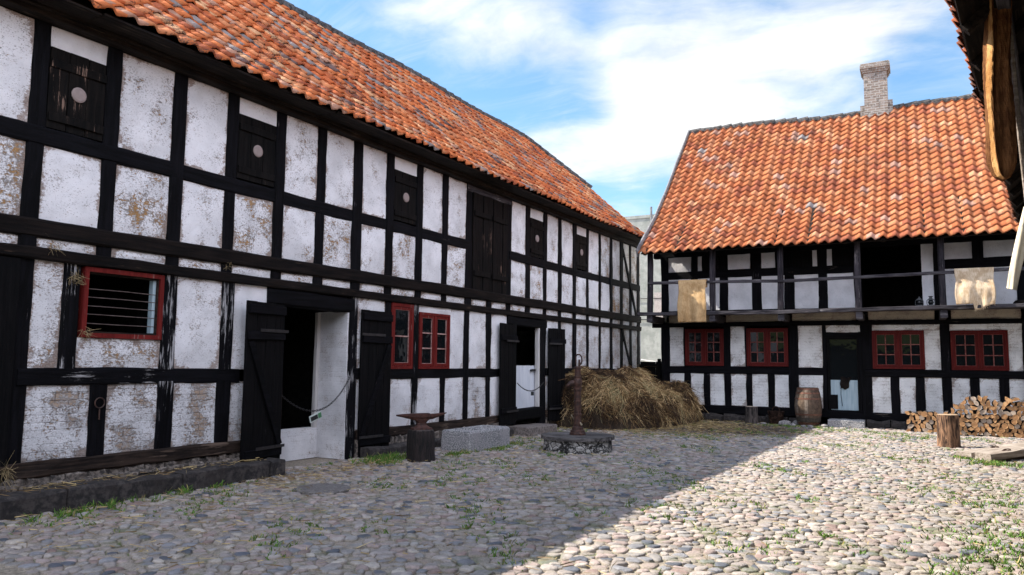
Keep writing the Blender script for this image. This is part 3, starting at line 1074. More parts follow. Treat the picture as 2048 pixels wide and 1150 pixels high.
def litter():
    r = np.random.default_rng(6)
    n = 9000
    P = np.c_[r.uniform(-7.9, 1.6, n), 3.6 + 17 * r.random(n) ** 1.1, r.uniform(0.006, 0.04, n)]
    keepp = r.random(n) < np.clip(0.25 + 0.75 * np.exp(-((P[:, 0] + 7) / 2.6) ** 2), 0, 1)
    P = P[keepp]
    n2 = 6500   # dense round the heap
    Q = np.c_[-6.3 + r.normal(0, 1.25, n2), 18.2 + r.normal(0, 1.7, n2), r.uniform(0.0, 0.05, n2)]
    Q = np.concatenate([Q, np.c_[-5.3 + r.normal(0, 0.6, 1400), 19.2 + r.normal(0, 0.8, 1400), r.uniform(0.0, 0.05, 1400)]])
    Q = Q[(Q[:, 1] < 20.9) & (Q[:, 0] < -2.6)]
    n3 = 700    # along the barn plinth and in front of the big door
    S = np.c_[-7.4 + r.normal(0, 0.25, n3), r.uniform(6.6, 9.4, n3), r.uniform(0.0, 0.035, n3)]
    n4 = 260
    S4 = np.c_[r.uniform(-8.05, -7.65, n4), r.uniform(3.9, 7.2, n4), np.full(n4, 0.235)]
    P = np.concatenate([P, Q, S, S4])
    n = len(P)
    a = r.uniform(0, 2 * np.pi, n)
    Dv = np.c_[np.cos(a), np.sin(a), r.normal(0, 0.12, n)]
    Ln = r.uniform(0.03, 0.15, n)
    g = r.uniform(0.6, 1.15, n)[:, None]
    C = np.where(r.random(n)[:, None] < 0.55, np.array([[0.52, 0.39, 0.18]]), np.array([[0.26, 0.17, 0.08]])) * g
    bend = np.c_[r.normal(size=(n, 2)) * 0.02, np.zeros(n)]
    k = in_view(P)
    V, F, CC = ribbons(P[k], Dv[k], Ln[k], r.uniform(0.004, 0.009, n)[k], bend[k], C[k], r)
    o = np_mesh('straw_litter', V, F, CC, 'straw')
    tag(o, 'loose straw scattered over the cobbles and round the heap', 'straw', kind='stuff')


litter()

# ================================================================== LEFT BARN
barn = thing('barn', 'long two-storey half-timbered barn with white panels, black beams and a red tile roof', 'barn', (-8.1, 0, 0), R(90))
PO = [(3.40, 3.58), (4.23, 4.41), (5.04, 5.22), (5.90, 6.09), (6.71, 6.89), (7.55, 7.74), (8.37, 8.56), (9.18, 9.40), (10.01, 10.21), (10.85, 11.04), (11.66, 11.84), (12.47, 12.68),
      (14.05, 14.26), (14.91, 15.13), (15.77, 15.95), (16.56, 16.74), (17.39, 17.60), (18.22, 18.38), (19.05, 19.18), (19.82, 20.01), (20.59, 20.81), (21.33, 21.50), (21.96, 22.20)]
HATCH = {1: 'worn', 4: '', 8: '', 13: '', 16: ''}
for i, (a, b_) in enumerate(PO):
    timber('post', a, b_, 2.56, 5.02, barn, 'timber_black_post', -0.020)
for i in range(len(PO) - 1):
    x0, x1 = PO[i][1], PO[i + 1][0]
    if i == 11:
        continue
    far = max(0, (i - 14) / 8)
    w2 = random.choice((0.30, 0.45, 0.60, 0.75, 0.9)) + 0.1 * far
    if i in HATCH:
        panel('infill_panel', x0, x1, 4.77, 4.99, barn, 0.15)
    else:
        panel('infill_panel', x0, x1, 3.87, 4.99, barn, (0.42 if i < 13 else 0.66) + random.uniform(-0.2, 0.25))
    panel('infill_panel', x0, x1, 2.90, 3.70, barn, w2 + (0.12 if i < 9 else 0))
# frieze between the two middle beams
FR = sorted([p for p in PO] + [(13.27, 13.46)])
for i in range(len(FR) - 1):
    panel('frieze_panel', FR[i][1], FR[i + 1][0], 2.58, 2.76, barn, 0.62 + 0.2 * random.random())
timber('post', 13.27, 13.46, 0.42, 2.80, barn, 'timber_black_post', -0.020)

# horizontal timbers
for (x0, x1) in ((3.2, 4.45), (4.95, 7.0), (7.45, 10.3), (10.75, 12.6), (14.15, 15.2), (15.7, 17.7), (18.1, 22.2)):
    pass
timber('rail', 3.2, 12.55, 3.69, 3.88, barn, 'timber_black_beam', -0.028)
timber('rail', 14.16, 22.2, 3.69, 3.88, barn, 'timber_black_beam', -0.028)
timber('beam', 2.2, 22.22, 2.73, 2.925, barn, 'timber_brown_beam', -0.055, 0.2, 0.006)
timber('beam', 2.2, 22.22, 2.495, 2.62, barn, 'timber_brown_beam', -0.060, 0.2, 0.006)
timber('rail', 4.3, 7.08, 1.21, 1.395, barn, 'timber_limed_beam', -0.026)
timber('rail', 9.3, 14.2, 1.21, 1.385, barn, 'timber_black_beam', -0.026)
timber('rail', 15.9, 22.2, 1.21, 1.385, barn, 'timber_black_beam', -0.026)
timber('sill_beam', 2.0, 7.62, 0.29, 0.45, barn, 'timber_sill', -0.05, 0.2, 0.01)
timber('sill_beam', 9.42, 14.1, 0.26, 0.42, barn, 'timber_sill', -0.04, 0.2, 0.01)
timber('sill_beam', 15.9, 22.2, 0.26, 0.42, barn, 'timber_sill', -0.04, 0.2, 0.01)

# lower storey posts
for a, b_, z0, z1, mt in ((4.19, 4.40, 0.2, 2.5, 'timber_black_post'), (4.70, 4.89, 1.38, 2.5, 'timber_limed'), (5.89, 6.09, 1.38, 2.5, 'timber_limed'), (6.75, 6.95, 1.38, 2.5, 'timber_limed'),
                          (5.07, 5.27, 0.42, 1.24, 'timber_black_post'), (5.89, 6.11, 0.42, 1.24, 'timber_limed'), (6.73, 6.95, 0.42, 1.24, 'timber_black_post'),
                          (7.55, 7.76, 0.02, 2.5, 'timber_black_post'), (9.19, 9.38, 0.0, 2.5, 'timber_limed'), (10.05, 10.21, 0.42, 2.5, 'timber_black_post'), (10.82, 10.99, 0.42, 2.5, 'timber_limed'),
                          (11.68, 11.84, 0.42, 1.24, 'timber_black_post'), (12.45, 12.63, 0.42, 2.5, 'timber_black_post'), (14.14, 14.43, 0.2, 2.5, 'timber_black_post'), (15.66, 15.93, 0.1, 2.5, 'timber_black_post')):
    timber('post', a, b_, z0, z1, barn, mt, -0.020)
for (a, b_) in PO[15:]:
    timber('post', a, b_, 0.40, 2.52, barn, 'timber_black_post', -0.020)
# panels of the lower storey
for x0, x1, z0, z1, wr, bk in ((4.40, 4.70, 1.38, 2.50, 0.75, 0.15), (4.89, 5.90, 1.38, 1.72, 0.75, 0.25), (6.09, 6.75, 1.38, 2.50, 0.45, 0.1), (6.95, 7.56, 1.38, 2.50, 0.25, 0.05),
                               (4.40, 5.07, 0.43, 1.22, 0.8, 1.0), (5.27, 5.90, 0.43, 1.22, 0.8, 1.0), (6.11, 6.74, 0.43, 1.22, 0.85, 1.0), (6.95, 7.56, 0.43, 1.22, 0.8, 0.9),
                               (9.38, 10.06, 0.42, 2.50, 0.45, 0.2), (10.21, 10.82, 0.42, 1.22, 0.3, 0.3), (10.99, 11.69, 0.42, 1.22, 0.3, 0.3), (11.84, 12.46, 0.42, 1.22, 0.45, 0.4), (12.63, 13.28, 0.42, 1.22, 0.7, 1.0),
                               (10.99, 12.0, 2.37, 2.50, 0.15, 0.0), (11.94, 12.46, 1.38, 2.50, 0.3, 0.05), (12.63, 13.28, 1.38, 2.50, 0.35, 0.05), (13.46, 14.15, 0.42, 2.50, 0.35, 0.15), (15.93, 16.57, 0.42, 2.5, 0.5, 0.4)):
    panel('infill_panel', x0, x1, z0, z1, barn, wr, bk)
for i in range(15, len(PO) - 1):
    panel('infill_panel', PO[i][1], PO[i + 1][0], 0.42, 2.50, barn, 0.75 + 0.12 * math.sin(i * 1.7), 0.75)


def brace(p, q, wd=0.13):
    b = MB()
    b.bar((p[0], 0.01, p[1]), (q[0], 0.01, q[1]), 0.08, wd, (0, 0, 1), jit=0.004)
    b.build('brace', 'timber_black', barn)


brace((20.70, 4.99), (21.88, 2.90))
brace((20.70, 2.50), (21.42, 1.35))

# walls that close the building (out of sight of the street side)
panel('infill_panel', -6.0, 2.2, 0.3, 5.0, barn, 0.5, 0.2)
panel('infill_panel', 2.2, 3.40, 2.9, 5.0, barn, 0.5, 0.0)
b = MB()
b.box(2.2, 4.2, -0.03, 0.05, 0.22, 2.5)
for k in range(9):
    b.bar((2.25 + k * 0.235, -0.035, 0.23), (2.25 + k * 0.235, -0.035, 2.49), 0.03, 0.225, (1, 0, 0), jit=0.002)
b.build('plank_door', 'door_black', barn)
b = MB()
b.box(-6.0, 22.3, 6.85, 7.0, 0, 5.0)
b.box(-6.1, -6.0, 0.0, 6.85, 0, 5.0)
b.build('back_wall', 'plaster', barn, attr='wear')
b = MB()
b.cur = (0.6, 0.3, 0.4)
b.box(22.22, 22.34, 0.02, 6.85, 0.0, 5.02)
g = [b.vert(p) for p in ((22.33, 0.0, 5.02), (22.33, 6.9, 5.02), (22.33, 5.2, 6.95), (22.33, 1.7, 6.95))]
b.face(g)
b.build('gable_wall', 'plaster', barn, attr='wear')
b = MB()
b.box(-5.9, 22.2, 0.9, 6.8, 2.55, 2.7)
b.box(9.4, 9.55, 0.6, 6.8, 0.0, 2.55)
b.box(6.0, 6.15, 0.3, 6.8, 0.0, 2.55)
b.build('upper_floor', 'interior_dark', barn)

# plinth: dressed stones in front of the wall foot, rubble behind
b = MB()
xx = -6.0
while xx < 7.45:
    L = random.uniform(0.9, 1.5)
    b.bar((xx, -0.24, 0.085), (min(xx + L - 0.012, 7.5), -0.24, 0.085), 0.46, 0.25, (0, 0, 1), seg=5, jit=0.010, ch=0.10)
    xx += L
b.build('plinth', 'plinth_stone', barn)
b = MB()
xx = 9.45
while xx < 13.9:
    L = random.uniform(0.5, 0.9)
    b.bar((xx, -0.12, 0.05), (min(xx + L - 0.012, 14.0), -0.12, 0.05), 0.26, 0.20, (0, 0, 1), seg=4, jit=0.012, ch=0.14)
    xx += L
b.build('plinth', 'plinth_stone', barn)
b = MB()
for (xa, xb, zt) in ((9.4, 14.1, 0.27), (15.9, 22.2, 0.27), (-6.0, 7.55, 0.30)):
    b = MB()
    x = xa
    while x < xb:
        L = random.uniform(0.10, 0.28)
        yy = random.uniform(-0.035, 0.0)
        b.bar((x, yy + 0.05, zt / 2), (min(x + L - 0.01, xb), yy + 0.05, zt / 2), 0.16, zt, (0, 0, 1), seg=2, jit=0.008, ch=0.12)
        x += L
    if xb > 7.6:
        b.build('rubble_footing', 'rubble', barn)
x = 3.0
while x < 7.3:       # loose mortar and chips lying on the plinth ledge
    b.bar((x, random.uniform(-0.16, -0.04), 0.225), (x + random.uniform(0.05, 0.16), random.uniform(-0.16, -0.04), 0.225), random.uniform(0.04, 0.1), random.uniform(0.02, 0.05), (0, 0, 1), seg=2, jit=0.008, ch=0.25)
    x += 0.045
b.build('rubble_footing', 'rubble', barn)


# hatches with their round vents
def hatch(x0, x1, worn):
    b = MB()
    n = 3
    wd = (x1 - x0) / n
    for k in range(n):
        b.bar((x0 + wd * (k + 0.5), 0.015, 3.90), (x0 + wd * (k + 0.5), 0.015, 4.77), 0.04, wd - 0.006, (1, 0, 0), seg=5, jit=0.002)
    b.bar((x0 + 0.01, -0.012, 4.60), (x1 - 0.01, -0.012, 4.60), 0.03, 0.09, (0, 0, 1), seg=3, jit=0.002)
    b.bar((x0 + 0.01, -0.012, 4.02), (x1 - 0.01, -0.012, 4.02), 0.03, 0.09, (0, 0, 1), seg=3, jit=0.002)
    h = b.build('hatch', 'hatch_wood_worn' if worn else 'hatch_wood', barn)
    b = MB()
    xc, zc = (x0 + x1) / 2 + 0.01, 4.335
    ro, ri = 0.082, 0.066
    n = 24
    A = [b.vert((xc + ro * math.cos(6.2832 * k / n), -0.018, zc + ro * math.sin(6.2832 * k / n))) for k in range(n)]
    B = [b.vert((xc + ri * math.cos(6.2832 * k / n), -0.026, zc + ri * math.sin(6.2832 * k / n))) for k in range(n)]
    E = [b.vert((xc + ro * math.cos(6.2832 * k / n), 0.01, zc + ro * math.sin(6.2832 * k / n))) for k in range(n)]
    for k in range(n):
        k2 = (k + 1) % n
        b.face((A[k], A[k2], B[k2], B[k]))
        b.face((E[k], E[k2], A[k2], A[k]))
    b.face(B)
    b.build('vent_cover', 'vent_disc', h)


for i, wv in HATCH.items():
    hatch(PO[i][1] + 0.005, PO[i + 1][0] - 0.005, wv == 'worn')

# tall loft door
b = MB()
for k in range(7):
    x = 12.69 + 0.098 + k * 0.194
    b.bar((x, -0.012 + 0.012 * (k % 2), 2.93), (x, -0.012 + 0.012 * (k % 2), 4.86), 0.05, 0.186, (1, 0, 0), seg=8, jit=0.003)
ld = b.build('loft_door', 'loft_wood', barn)
for z in (3.25, 4.45):
    for (xa, xb) in ((12.72, 13.32), (13.42, 14.02)):
        b = MB()
        b.bar((xa, -0.05, z), (xb, -0.05, z), 0.03, 0.10, (0, 0, 1), seg=4, jit=0.002)
        b.build('ledger', 'hatch_wood', ld)
timber('lintel', 12.5, 14.2, 4.86, 5.0, barn, 'timber_grey', -0.03)


# barred window
def frame(b, x0, x1, z0, z1, t, y0, y1):
    b.box(x0, x1, y0, y1, z0, z0 + t)
    b.box(x0, x1, y0, y1, z1 - t, z1)
    b.box(x0, x0 + t, y0, y1, z0 + t, z1 - t)
    b.box(x1 - t, x1, y0, y1, z0 + t, z1 - t)


b = MB()
frame(b, 4.92, 5.89, 1.725, 2.49, 0.05, -0.03, 0.08)
bw = b.build('barred_window', 'red_paint', barn)
b = MB()
frame(b, 4.97, 5.84, 1.775, 2.44, 0.018, 0.0, 0.10)
b.build('inner_frame', 'timber_sill', bw)
b = MB()
b.box(5.785, 5.822, 0.03, 0.10, 1.80, 2.42)
b.build('side_board', 'blue_paint', bw)
for k, z in enumerate((1.88, 1.98, 2.07, 2.165, 2.255)):
    b = MB()
    b.tube([(4.975, 0.03, z), (5.4, 0.03, z - 0.005 + 0.002 * k), (5.83, 0.03, z - 0.004)], 0.005, 6)
    b.build('bar', 'spring_steel', bw)
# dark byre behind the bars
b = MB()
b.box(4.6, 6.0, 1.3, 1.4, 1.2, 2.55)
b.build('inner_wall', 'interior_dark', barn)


def casement(parent, x0, x1, z0, z1, cols, rows, mt, t=0.05, mun=0.022, split=False, y0=-0.03):
    b = MB()
    frame(b, x0, x1, z0, z1, t, y0, y0 + 0.09)
    parts = [(x0 + t, x1 - t)]
    if split:
        xm = (x0 + x1) / 2
        b.box(xm - 0.03, xm + 0.03, y0 + 0.002, y0 + 0.088, z0 + t, z1 - t)
        parts = [(x0 + t, xm - 0.03), (xm + 0.03, x1 - t)]
    wn = b.build('window', mt, parent)
    for (xa, xb) in parts:
        s = MB()
        frame(s, xa + 0.004, xb - 0.004, z0 + t + 0.004, z1 - t - 0.004, 0.045, y0 + 0.012, y0 + 0.06)
        xi0, xi1, zi0, zi1 = xa + 0.049, xb - 0.049, z0 + t + 0.049, z1 - t - 0.049
        c = s.build('casement', mt, wn)
        s = MB()
        frame(s, xi0 - 0.002, xi1 + 0.002, zi0 - 0.002, zi1 + 0.002, 0.010, y0 + 0.020, y0 + 0.048)
        for k in range(1, cols):
            xm = xi0 + (xi1 - xi0) * k / cols
            s.box(xm - mun / 2, xm + mun / 2, y0 + 0.018, y0 + 0.05, zi0, zi1)
        for k in range(1, rows):
            zm = zi0 + (zi1 - zi0) * k / rows
            s.box(xi0, xi1, y0 + 0.0165, y0 + 0.0515, zm - mun / 2, zm + mun / 2)
        s.build('glazing_bars', 'bar_paint_dark' if 'dark' in mt else 'bar_paint', wn)
        # glass: one pane per light, each tipped by a hair as old glazing is
        gl = MB()
        for i in range(cols):
            for j in range(rows):
                xa2 = xi0 + (xi1 - xi0) * i / cols
                xb2 = xi0 + (xi1 - xi0) * (i + 1) / cols
                za = zi0 + (zi1 - zi0) * j / rows
                zb = zi0 + (zi1 - zi0) * (j + 1) / rows
                d = [random.uniform(-0.002, 0.002) for _ in range(3)]
                yv = y0 + 0.036
                ids = [gl.vert(p) for p in ((xa2, yv + d[0], za), (xb2, yv + d[1], za), (xb2, yv + d[1] + d[2], zb), (xa2, yv + d[0] + d[2], zb))]
                gl.face(ids)
        gl.build('glazing', 'window_glass', wn)
    return wn


casement(barn, 10.215, 10.815, 1.375, 2.485, 1, 2, 'red_paint', 0.055)
casement(barn, 11.0, 11.95, 1.375, 2.375, 1, 3, 'red_paint', 0.045, split=True)

# door openings
timber('lintel', 7.5, 9.3, 2.26, 2.49, barn, 'timber_black_beam', -0.03, 0.3)
timber('lintel', 14.1, 15.95, 2.30, 2.49, barn, 'timber_black_beam', -0.03, 0.25)
b = MB()
b.cur = (0.3, 0.35, 0.3)
b.box(9.165, 9.30, 0.012, 0.62, 0.0, 2.27)
b.box(7.72, 9.165, 0.57, 0.75, 0.0, 0.46)
b.build('porch_reveal', 'plaster', barn, attr='wear')
b = MB()
b.bar((9.13, 0.60, 0.46), (9.13, 0.60, 2.26), 0.07, 0.07, jit=0.002)
b.build('door_frame', 'frame_white', barn)
b = MB()
b.bar((7.84, 0.05, 0.05), (7.84, 0.05, 2.26), 0.06, 0.07, jit=0.003)
b.build('door_frame', 'timber_sill', barn)
# second door: pale lower half-door, dark sill
b = MB()
n = 4
for k in range(n):
    wd = 1.20 / n
    b.bar((14.45 + wd * (k + 0.5), 0.13, 0.50), (14.45 + wd * (k + 0.5), 0.13, 1.44), 0.04, wd - 0.003, (1, 0, 0), seg=4, jit=0.001)
hd = b.build('half_door', 'pale_paint', barn)
b = MB()
b.bar((15.36, 0.08, 1.33), (15.62, 0.08, 1.34), 0.035, 0.045, seg=3, jit=0.004)
b.build('latch', 'black_iron', hd)
b = MB()
b.bar((14.4, 0.10, 0.39), (15.7, 0.10, 0.39), 0.3, 0.24, jit=0.005)
b.build('door_sill', 'door_black', barn)
b = MB()
b.bar((15.62, 0.05, 0.5), (15.62, 0.05, 2.29), 0.1, 0.06, (1, 0, 0), jit=0.002)
b.build('door_frame', 'frame_white', barn)


def leaf(hinge, ang, width, z0, z1, flip=1, zb=True):
    """ledged and braced plank door hung at a hinge line, swung to the angle given (degrees)"""
    b = MB()
    n = 4
    wd = width / n
    for k in range(n):
        b.bar((wd * (k + 0.5), 0, z0 + random.uniform(-0.01, 0.01)), (wd * (k + 0.5), 0, z1 + random.uniform(-0.012, 0.012)), 0.035, wd - 0.005, (1, 0, 0), seg=4, jit=0.002)
    o = b.build('door_leaf', 'door_black', barn)
    o.location = (hinge[0], hinge[1], 0)
    o.rotation_euler = (0, 0, R(ang))
    s = MB()
    H = z1 - z0
    y = 0.035 * flip
    for f in (0.10, 0.80, 0.955) if zb else (0.14, 0.86):
        s.bar((0.01, y, z0 + H * f), (width - 0.01, y, z0 + H * f), 0.035, 0.11, (0, 0, 1), seg=3, jit=0.003)
        s.build('ledger', 'timber_black_beam', o)
        s = MB()
    if zb:
        s.bar((0.05, y, z0 + H * 0.14), (width - 0.06, y, z0 + H * 0.76), 0.034, 0.09, (0, 0, 1), seg=3, jit=0.002)
        s.build('cross_brace', 'timber_black_beam', o)
    for f in (0.13, 0.83):
        t = MB()
        t.bar((-0.03, y * 1.75, z0 + H * f), (width * 0.72, y * 1.75, z0 + H * f), 0.008, 0.04, (0, 0, 1), seg=2, jit=0.001)
        t.build('strap_hinge', 'black_iron', o)
    return o


leaf((7.74, -0.10), 188, 0.76, 0.06, 2.27, 1)
leaf((9.40, -0.06), -4, 0.70, 0.02, 2.31, -1)
leaf((14.42, -0.06), 183, 0.74, 0.22, 2.31, 1, False)
leaf((15.94, -0.07), -12, 0.62, 0.18, 2.31, -1, False)

# eaves: wall plate, boarded soffit, fascia
b = MB()
for k in range(8):
    xa = -6 + k * 3.55
    b.bar((xa, -0.07, 5.045), (xa + 3.55, -0.07, 5.045), 0.16, 0.10, jit=0.004)
b.build('wall_plate', 'timber_eave', barn)
b = MB()
for (y0, z0, y1, z1) in ((-0.10, 5.10, -0.30, 5.11), (-0.29, 5.105, -0.52, 5.085)):
    for k in range(8):
        xa = -6 + k * 3.55 + random.uniform(-0.02, 0.02)
        yc, zc = (y0 + y1) / 2, (z0 + z1) / 2
        b.bar((xa, yc, zc), (xa + 3.54, yc, zc), abs(y1 - y0), 0.03, (0, 0, 1), jit=0.005)
b.bar((-6, -0.13, 5.10), (22.35, -0.13, 5.10), 0.10, 0.10, jit=0.006)
b.build('soffit', 'timber_eave', barn)

# roof
ROOFL = [(-0.56, 5.10), (0.35, 5.80), (3.47, 8.70)]
LR = [(-0.56, 5.10), (0.35, 5.80), (3.47, 8.70)]
pal_l = [(0.504, 0.15, 0.053), (0.437, 0.114, 0.041), (0.504, 0.192, 0.086), (0.319, 0.091, 0.043), (0.386, 0.21, 0.144), (0.227, 0.192, 0.182), (0.143, 0.091, 0.082), (0.571, 0.31, 0.163)]


def hip(t, side=0):
    if side == 0:
        return -99
    # half-hip: verge at the gable up to ~2.9 m of slope, then cut back to the ridge
    return 22.55 - max(0.0, t - 3.2) * 0.62


tl = tile_roof('roof', -6.0, 22.55, LR, 0.285, 0.252, barn, pal_l, [30, 22, 18, 12, 10, 7, 5, 8], 'roof_tile_old', 3, xlim=hip, amp=0.026, jit=1.3,
               sag=lambda x, f: 0.035 * math.sin(x * 0.55) * f + 0.02 * math.sin(x * 1.3 + 1))
b = MB()
# boarding under the tiles, back slope and half-hip
NL = [(-0.50, 5.095), (0.35, 5.77), (3.47, 8.66)]
a0 = [b.vert((-6.0, y, z)) for y, z in NL]
a1 = [b.vert((x, y, z)) for x, (y, z) in zip((22.45, 22.45, 21.2), NL)]
hp = b.vert((22.45, 1.72, 7.03))
b.face((a0[0], a1[0], a1[1], a0[1]))
b.face((a0[1], a1[1], hp, a1[2], a0[2]))
bk0, bk1, bkh = b.vert((-6, 7.4, 5.0)), b.vert((22.45, 7.4, 5.0)), b.vert((22.45, 5.2, 7.03))
b.face((a0[2], a1[2], bkh, bk1, bk0))
b.face((hp, bkh, a1[2]))
b.face((a0[0], a0[1], a0[2], bk0))
b.build('roof_boarding', 'timber_eave', tl)
b = MB()
x = -6.0
while x < 21.0:
    zc = 8.70 + 0.035 * math.sin((x + 0.2) * 0.55) + 0.02 * math.sin(x * 1.3 + 1)
    b.tube([(x, 3.47, zc + random.uniform(-0.005, 0.01)), (x + 0.40, 3.47, zc + random.uniform(0.0, 0.02))], [0.115, 0.13], 10)
    x += 0.37
n = 9
for k in range(n):
    f0, f1 = k / n, (k + 1.1) / n
    A = Vector((21.15, 3.47, 8.71)).lerp(Vector((22.45, 1.72, 7.10)), f0)
    B = Vector((21.15, 3.47, 8.71)).lerp(Vector((22.45, 1.72, 7.10)), min(1, f1))
    b.tube([A, B], [0.10, 0.12], 10)
b.build('ridge_tiles', 'ridge_mortar', tl)

# ================================================================== RIGHT HOUSE
DL = 0.03064
RX, RY = -2.0, 21.1
house = thing('gallery_house', 'half-timbered house with an open upper gallery, red pantile roof and brick chimney', 'house', (RX, RY, 0), DL)
TB, TBP, TBB = 'timber_black', 'timber_black_post', 'timber_black_beam'


def hl(s, off, z):
    """house coordinates to world"""
    c, sn = math.cos(DL), math.sin(DL)
    return (RX + s * c + off * sn, RY + s * sn - off * c, z)


for a, b_ in ((-5.0, -4.76), (-3.28, -3.09), (-1.62, -1.37), (0.10, 0.34), (1.85, 2.06), (3.50, 3.72), (5.3, 5.5)):
    timber('post', a, b_, 0.3, 2.62, house, TBP, -0.022, 0.16)
for a, b_ in ((-4.37, -4.17), (-3.83, -3.65), (-2.70, -2.54), (-2.15, -1.97), (0.75, 0.95), (1.28, 1.49), (2.43, 2.63), (3.01, 3.21), (4.1, 4.3), (4.7, 4.9)):
    timber('stud', a, b_, 0.35, 1.27, house, TBP, -0.018)
for a, b_, z0, z1 in ((-4.37, -4.31, 1.4, 2.53), (-2.72, -2.66, 1.4, 2.53), (-0.80, -0.69, 0.2, 2.53), (0.06, 0.14, 0.3, 2.36), (0.33, 0.38, 1.42, 2.53)):
    timber('stud', a, b_, z0, z1, house, TBP, -0.016)
timber('rail', -5.0, -0.72, 1.26, 1.455, house, TBB, -0.030, 0.16)
timber('rail', 0.2, 5.6, 1.235, 1.425, house, TBB, -0.030, 0.16)
timber('sill_beam', -5.05, -0.7, 0.19, 0.425, house, TBB, -0.04, 0.2)
timber('sill_beam', -0.72, 5.6, 0.17, 0.375, house, TBB, -0.04, 0.2)
timber('beam', -5.25, 5.6, 2.52, 2.64, house, TBB, -0.06, 0.24)
timber('lintel', -0.72, 0.14, 2.22, 2.35, house, TBB, -0.025)
for x0, x1, z0, z1 in ((-4.76, -4.37, 1.45, 2.53), (-3.10, -2.70, 1.45, 2.53), (-1.38, -0.79, 1.45, 2.53), (-0.71, 0.10, 2.34, 2.53), (0.33, 1.86, 2.375, 2.53), (1.51, 1.86, 1.42, 2.38), (2.05, 3.52, 2.365, 2.53), (3.22, 3.52, 1.42, 2.37), (3.7, 5.5, 1.42, 2.53),
                       (-4.76, -4.36, 0.42, 1.28), (-4.18, -3.82, 0.42, 1.28), (-3.66, -3.27, 0.42, 1.28), (-3.10, -2.69, 0.42, 1.28), (-2.55, -2.14, 0.41, 1.28), (-1.98, -1.60, 0.41, 1.28), (-1.38, -0.78, 0.41, 1.28),
                       (0.34, 0.76, 0.37, 1.25), (0.94, 1.29, 0.37, 1.25), (1.48, 1.87, 0.37, 1.25), (2.05, 2.44, 0.37, 1.25), (2.62, 3.02, 0.37, 1.25), (3.20, 3.52, 0.37, 1.25), (3.7, 5.5, 0.37, 1.25)):
    panel('infill_panel', x0, x1, z0, z1, house, 0.22 + 0.15 * random.random(), 0.75, 'plaster_cream')
for x0, x1, z0, z1 in ((-4.325, -3.275, 1.475, 2.475), (-2.67, -1.62, 1.475, 2.475), (0.37, 1.515, 1.445, 2.385), (2.065, 3.225, 1.435, 2.37)):
    casement(house, x0, x1, z0, z1, 2, 3, 'red_paint_dark', 0.05, 0.024, True)
# the glazed door
b = MB()
frame(b, -0.68, 0.07, 0.34, 2.23, 0.06, -0.005, 0.09)
fr = b.build('door_frame', 'door_black', house)
b = MB()
b.box(-0.62, 0.01, 0.045, 0.07, 1.15, 2.17)
b.build('glazing', 'window_glass', fr)
b = MB()
b.box(-0.62, 0.01, 0.035, 0.075, 0.56, 1.15)
b.box(-0.62, 0.01, 0.030, 0.080, 0.40, 0.56)
b.build('lower_panel', 'blue_paint', fr)
b = MB()
b.box(-0.62, -0.46, 0.012, 0.034, 0.42, 0.78)
b.build('kick_plate', 'door_black', fr)
# the joist zone under the gallery and the gallery itself
x = -4.95
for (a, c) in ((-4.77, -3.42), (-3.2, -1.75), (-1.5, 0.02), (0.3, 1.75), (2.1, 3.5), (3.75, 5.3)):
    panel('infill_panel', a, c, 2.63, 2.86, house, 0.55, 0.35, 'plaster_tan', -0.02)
GP = (-5.0, -3.315, -1.625, 0.155, 1.92, 3.65, 5.35)
for s in GP:
    b = MB()
    b.bar((s, 0.1, 2.715), (s, -1.09, 2.715), 0.15, 0.19, jit=0.004)
    b.build('joist', 'timber_grey', house)
    b = MB()
    b.bar((s, -1.0, 2.80), (s, -1.0, 4.52), 0.13, 0.135, (1, 0, 0), jit=0.005)
    b.build('gallery_post', 'timber_grey_post', house)
b = MB()
for k, off in enumerate((0.08, 0.32, 0.56, 0.80)):
    b.bar((-5.2, -off, 2.875), (5.6, -off, 2.875), 0.23, 0.035, jit=0.002)
b.build('gallery_floor', 'timber_grey', house)
b = MB()
for k, (xa, xb) in enumerate(((-5.32, -3.7), (-3.7, -0.72), (-0.72, 2.75), (2.75, 5.6))):
    dz = (0.0, -0.012, 0.004, 0.018)[k]
    b.bar((xa, -1.04, 2.845 + dz), (xb - 0.01, -1.04, 2.845 + dz), 0.20, 0.085, jit=0.008)
b.build('floor_edge', 'timber_grey', house)
b = MB()
b.bar((-5.05, -1.06, 3.685), (-1.6, -1.06, 3.605), 0.07, 0.075, jit=0.004)
b.bar((-1.62, -1.06, 3.605), (5.5, -1.06, 3.70), 0.07, 0.075, jit=0.004)
b.build('handrail', 'timber_grey', house)
# upper wall behind the gallery
for a, b_ in ((-5.0, -4.78), (-4.13, -3.95), (-3.36, -3.13), (-2.50, -2.25), (-1.68, -1.42), (-0.85, -0.62), (0.0, 0.18), (1.77, 2.0), (2.60, 2.82), (3.45, 3.68), (4.4, 4.6), (5.3, 5.5)):
    timber('post', a, b_, 2.87, 4.60, house, TBP, -0.024, 0.16)
timber('rail', -4.9, 0.05, 3.86, 4.07, house, TBB, -0.030, 0.16)
timber('rail', 1.85, 5.5, 3.85, 4.09, house, TBB, -0.030, 0.16)
timber('sill_beam', -5.0, 0.2, 2.89, 2.975, house, TBB, -0.034, 0.16)
timber('sill_beam', 1.5, 5.5, 2.89, 2.975, house, TBB, -0.034, 0.16)
timber('wall_plate', -5.2, 5.6, 4.48, 4.66, house, TBB, -0.045, 0.2)
for x0, x1 in ((-4.78, -4.12), (-3.96, -3.35), (-3.14, -2.49), (-2.26, -1.67), (-1.43, -0.84), (-0.63, 0.01), (1.99, 2.61), (2.81, 3.46), (3.66, 4.42)):
    panel('infill_panel', x0, x1, 2.96, 3.87, house, 0.03, 0.0, 'plaster')
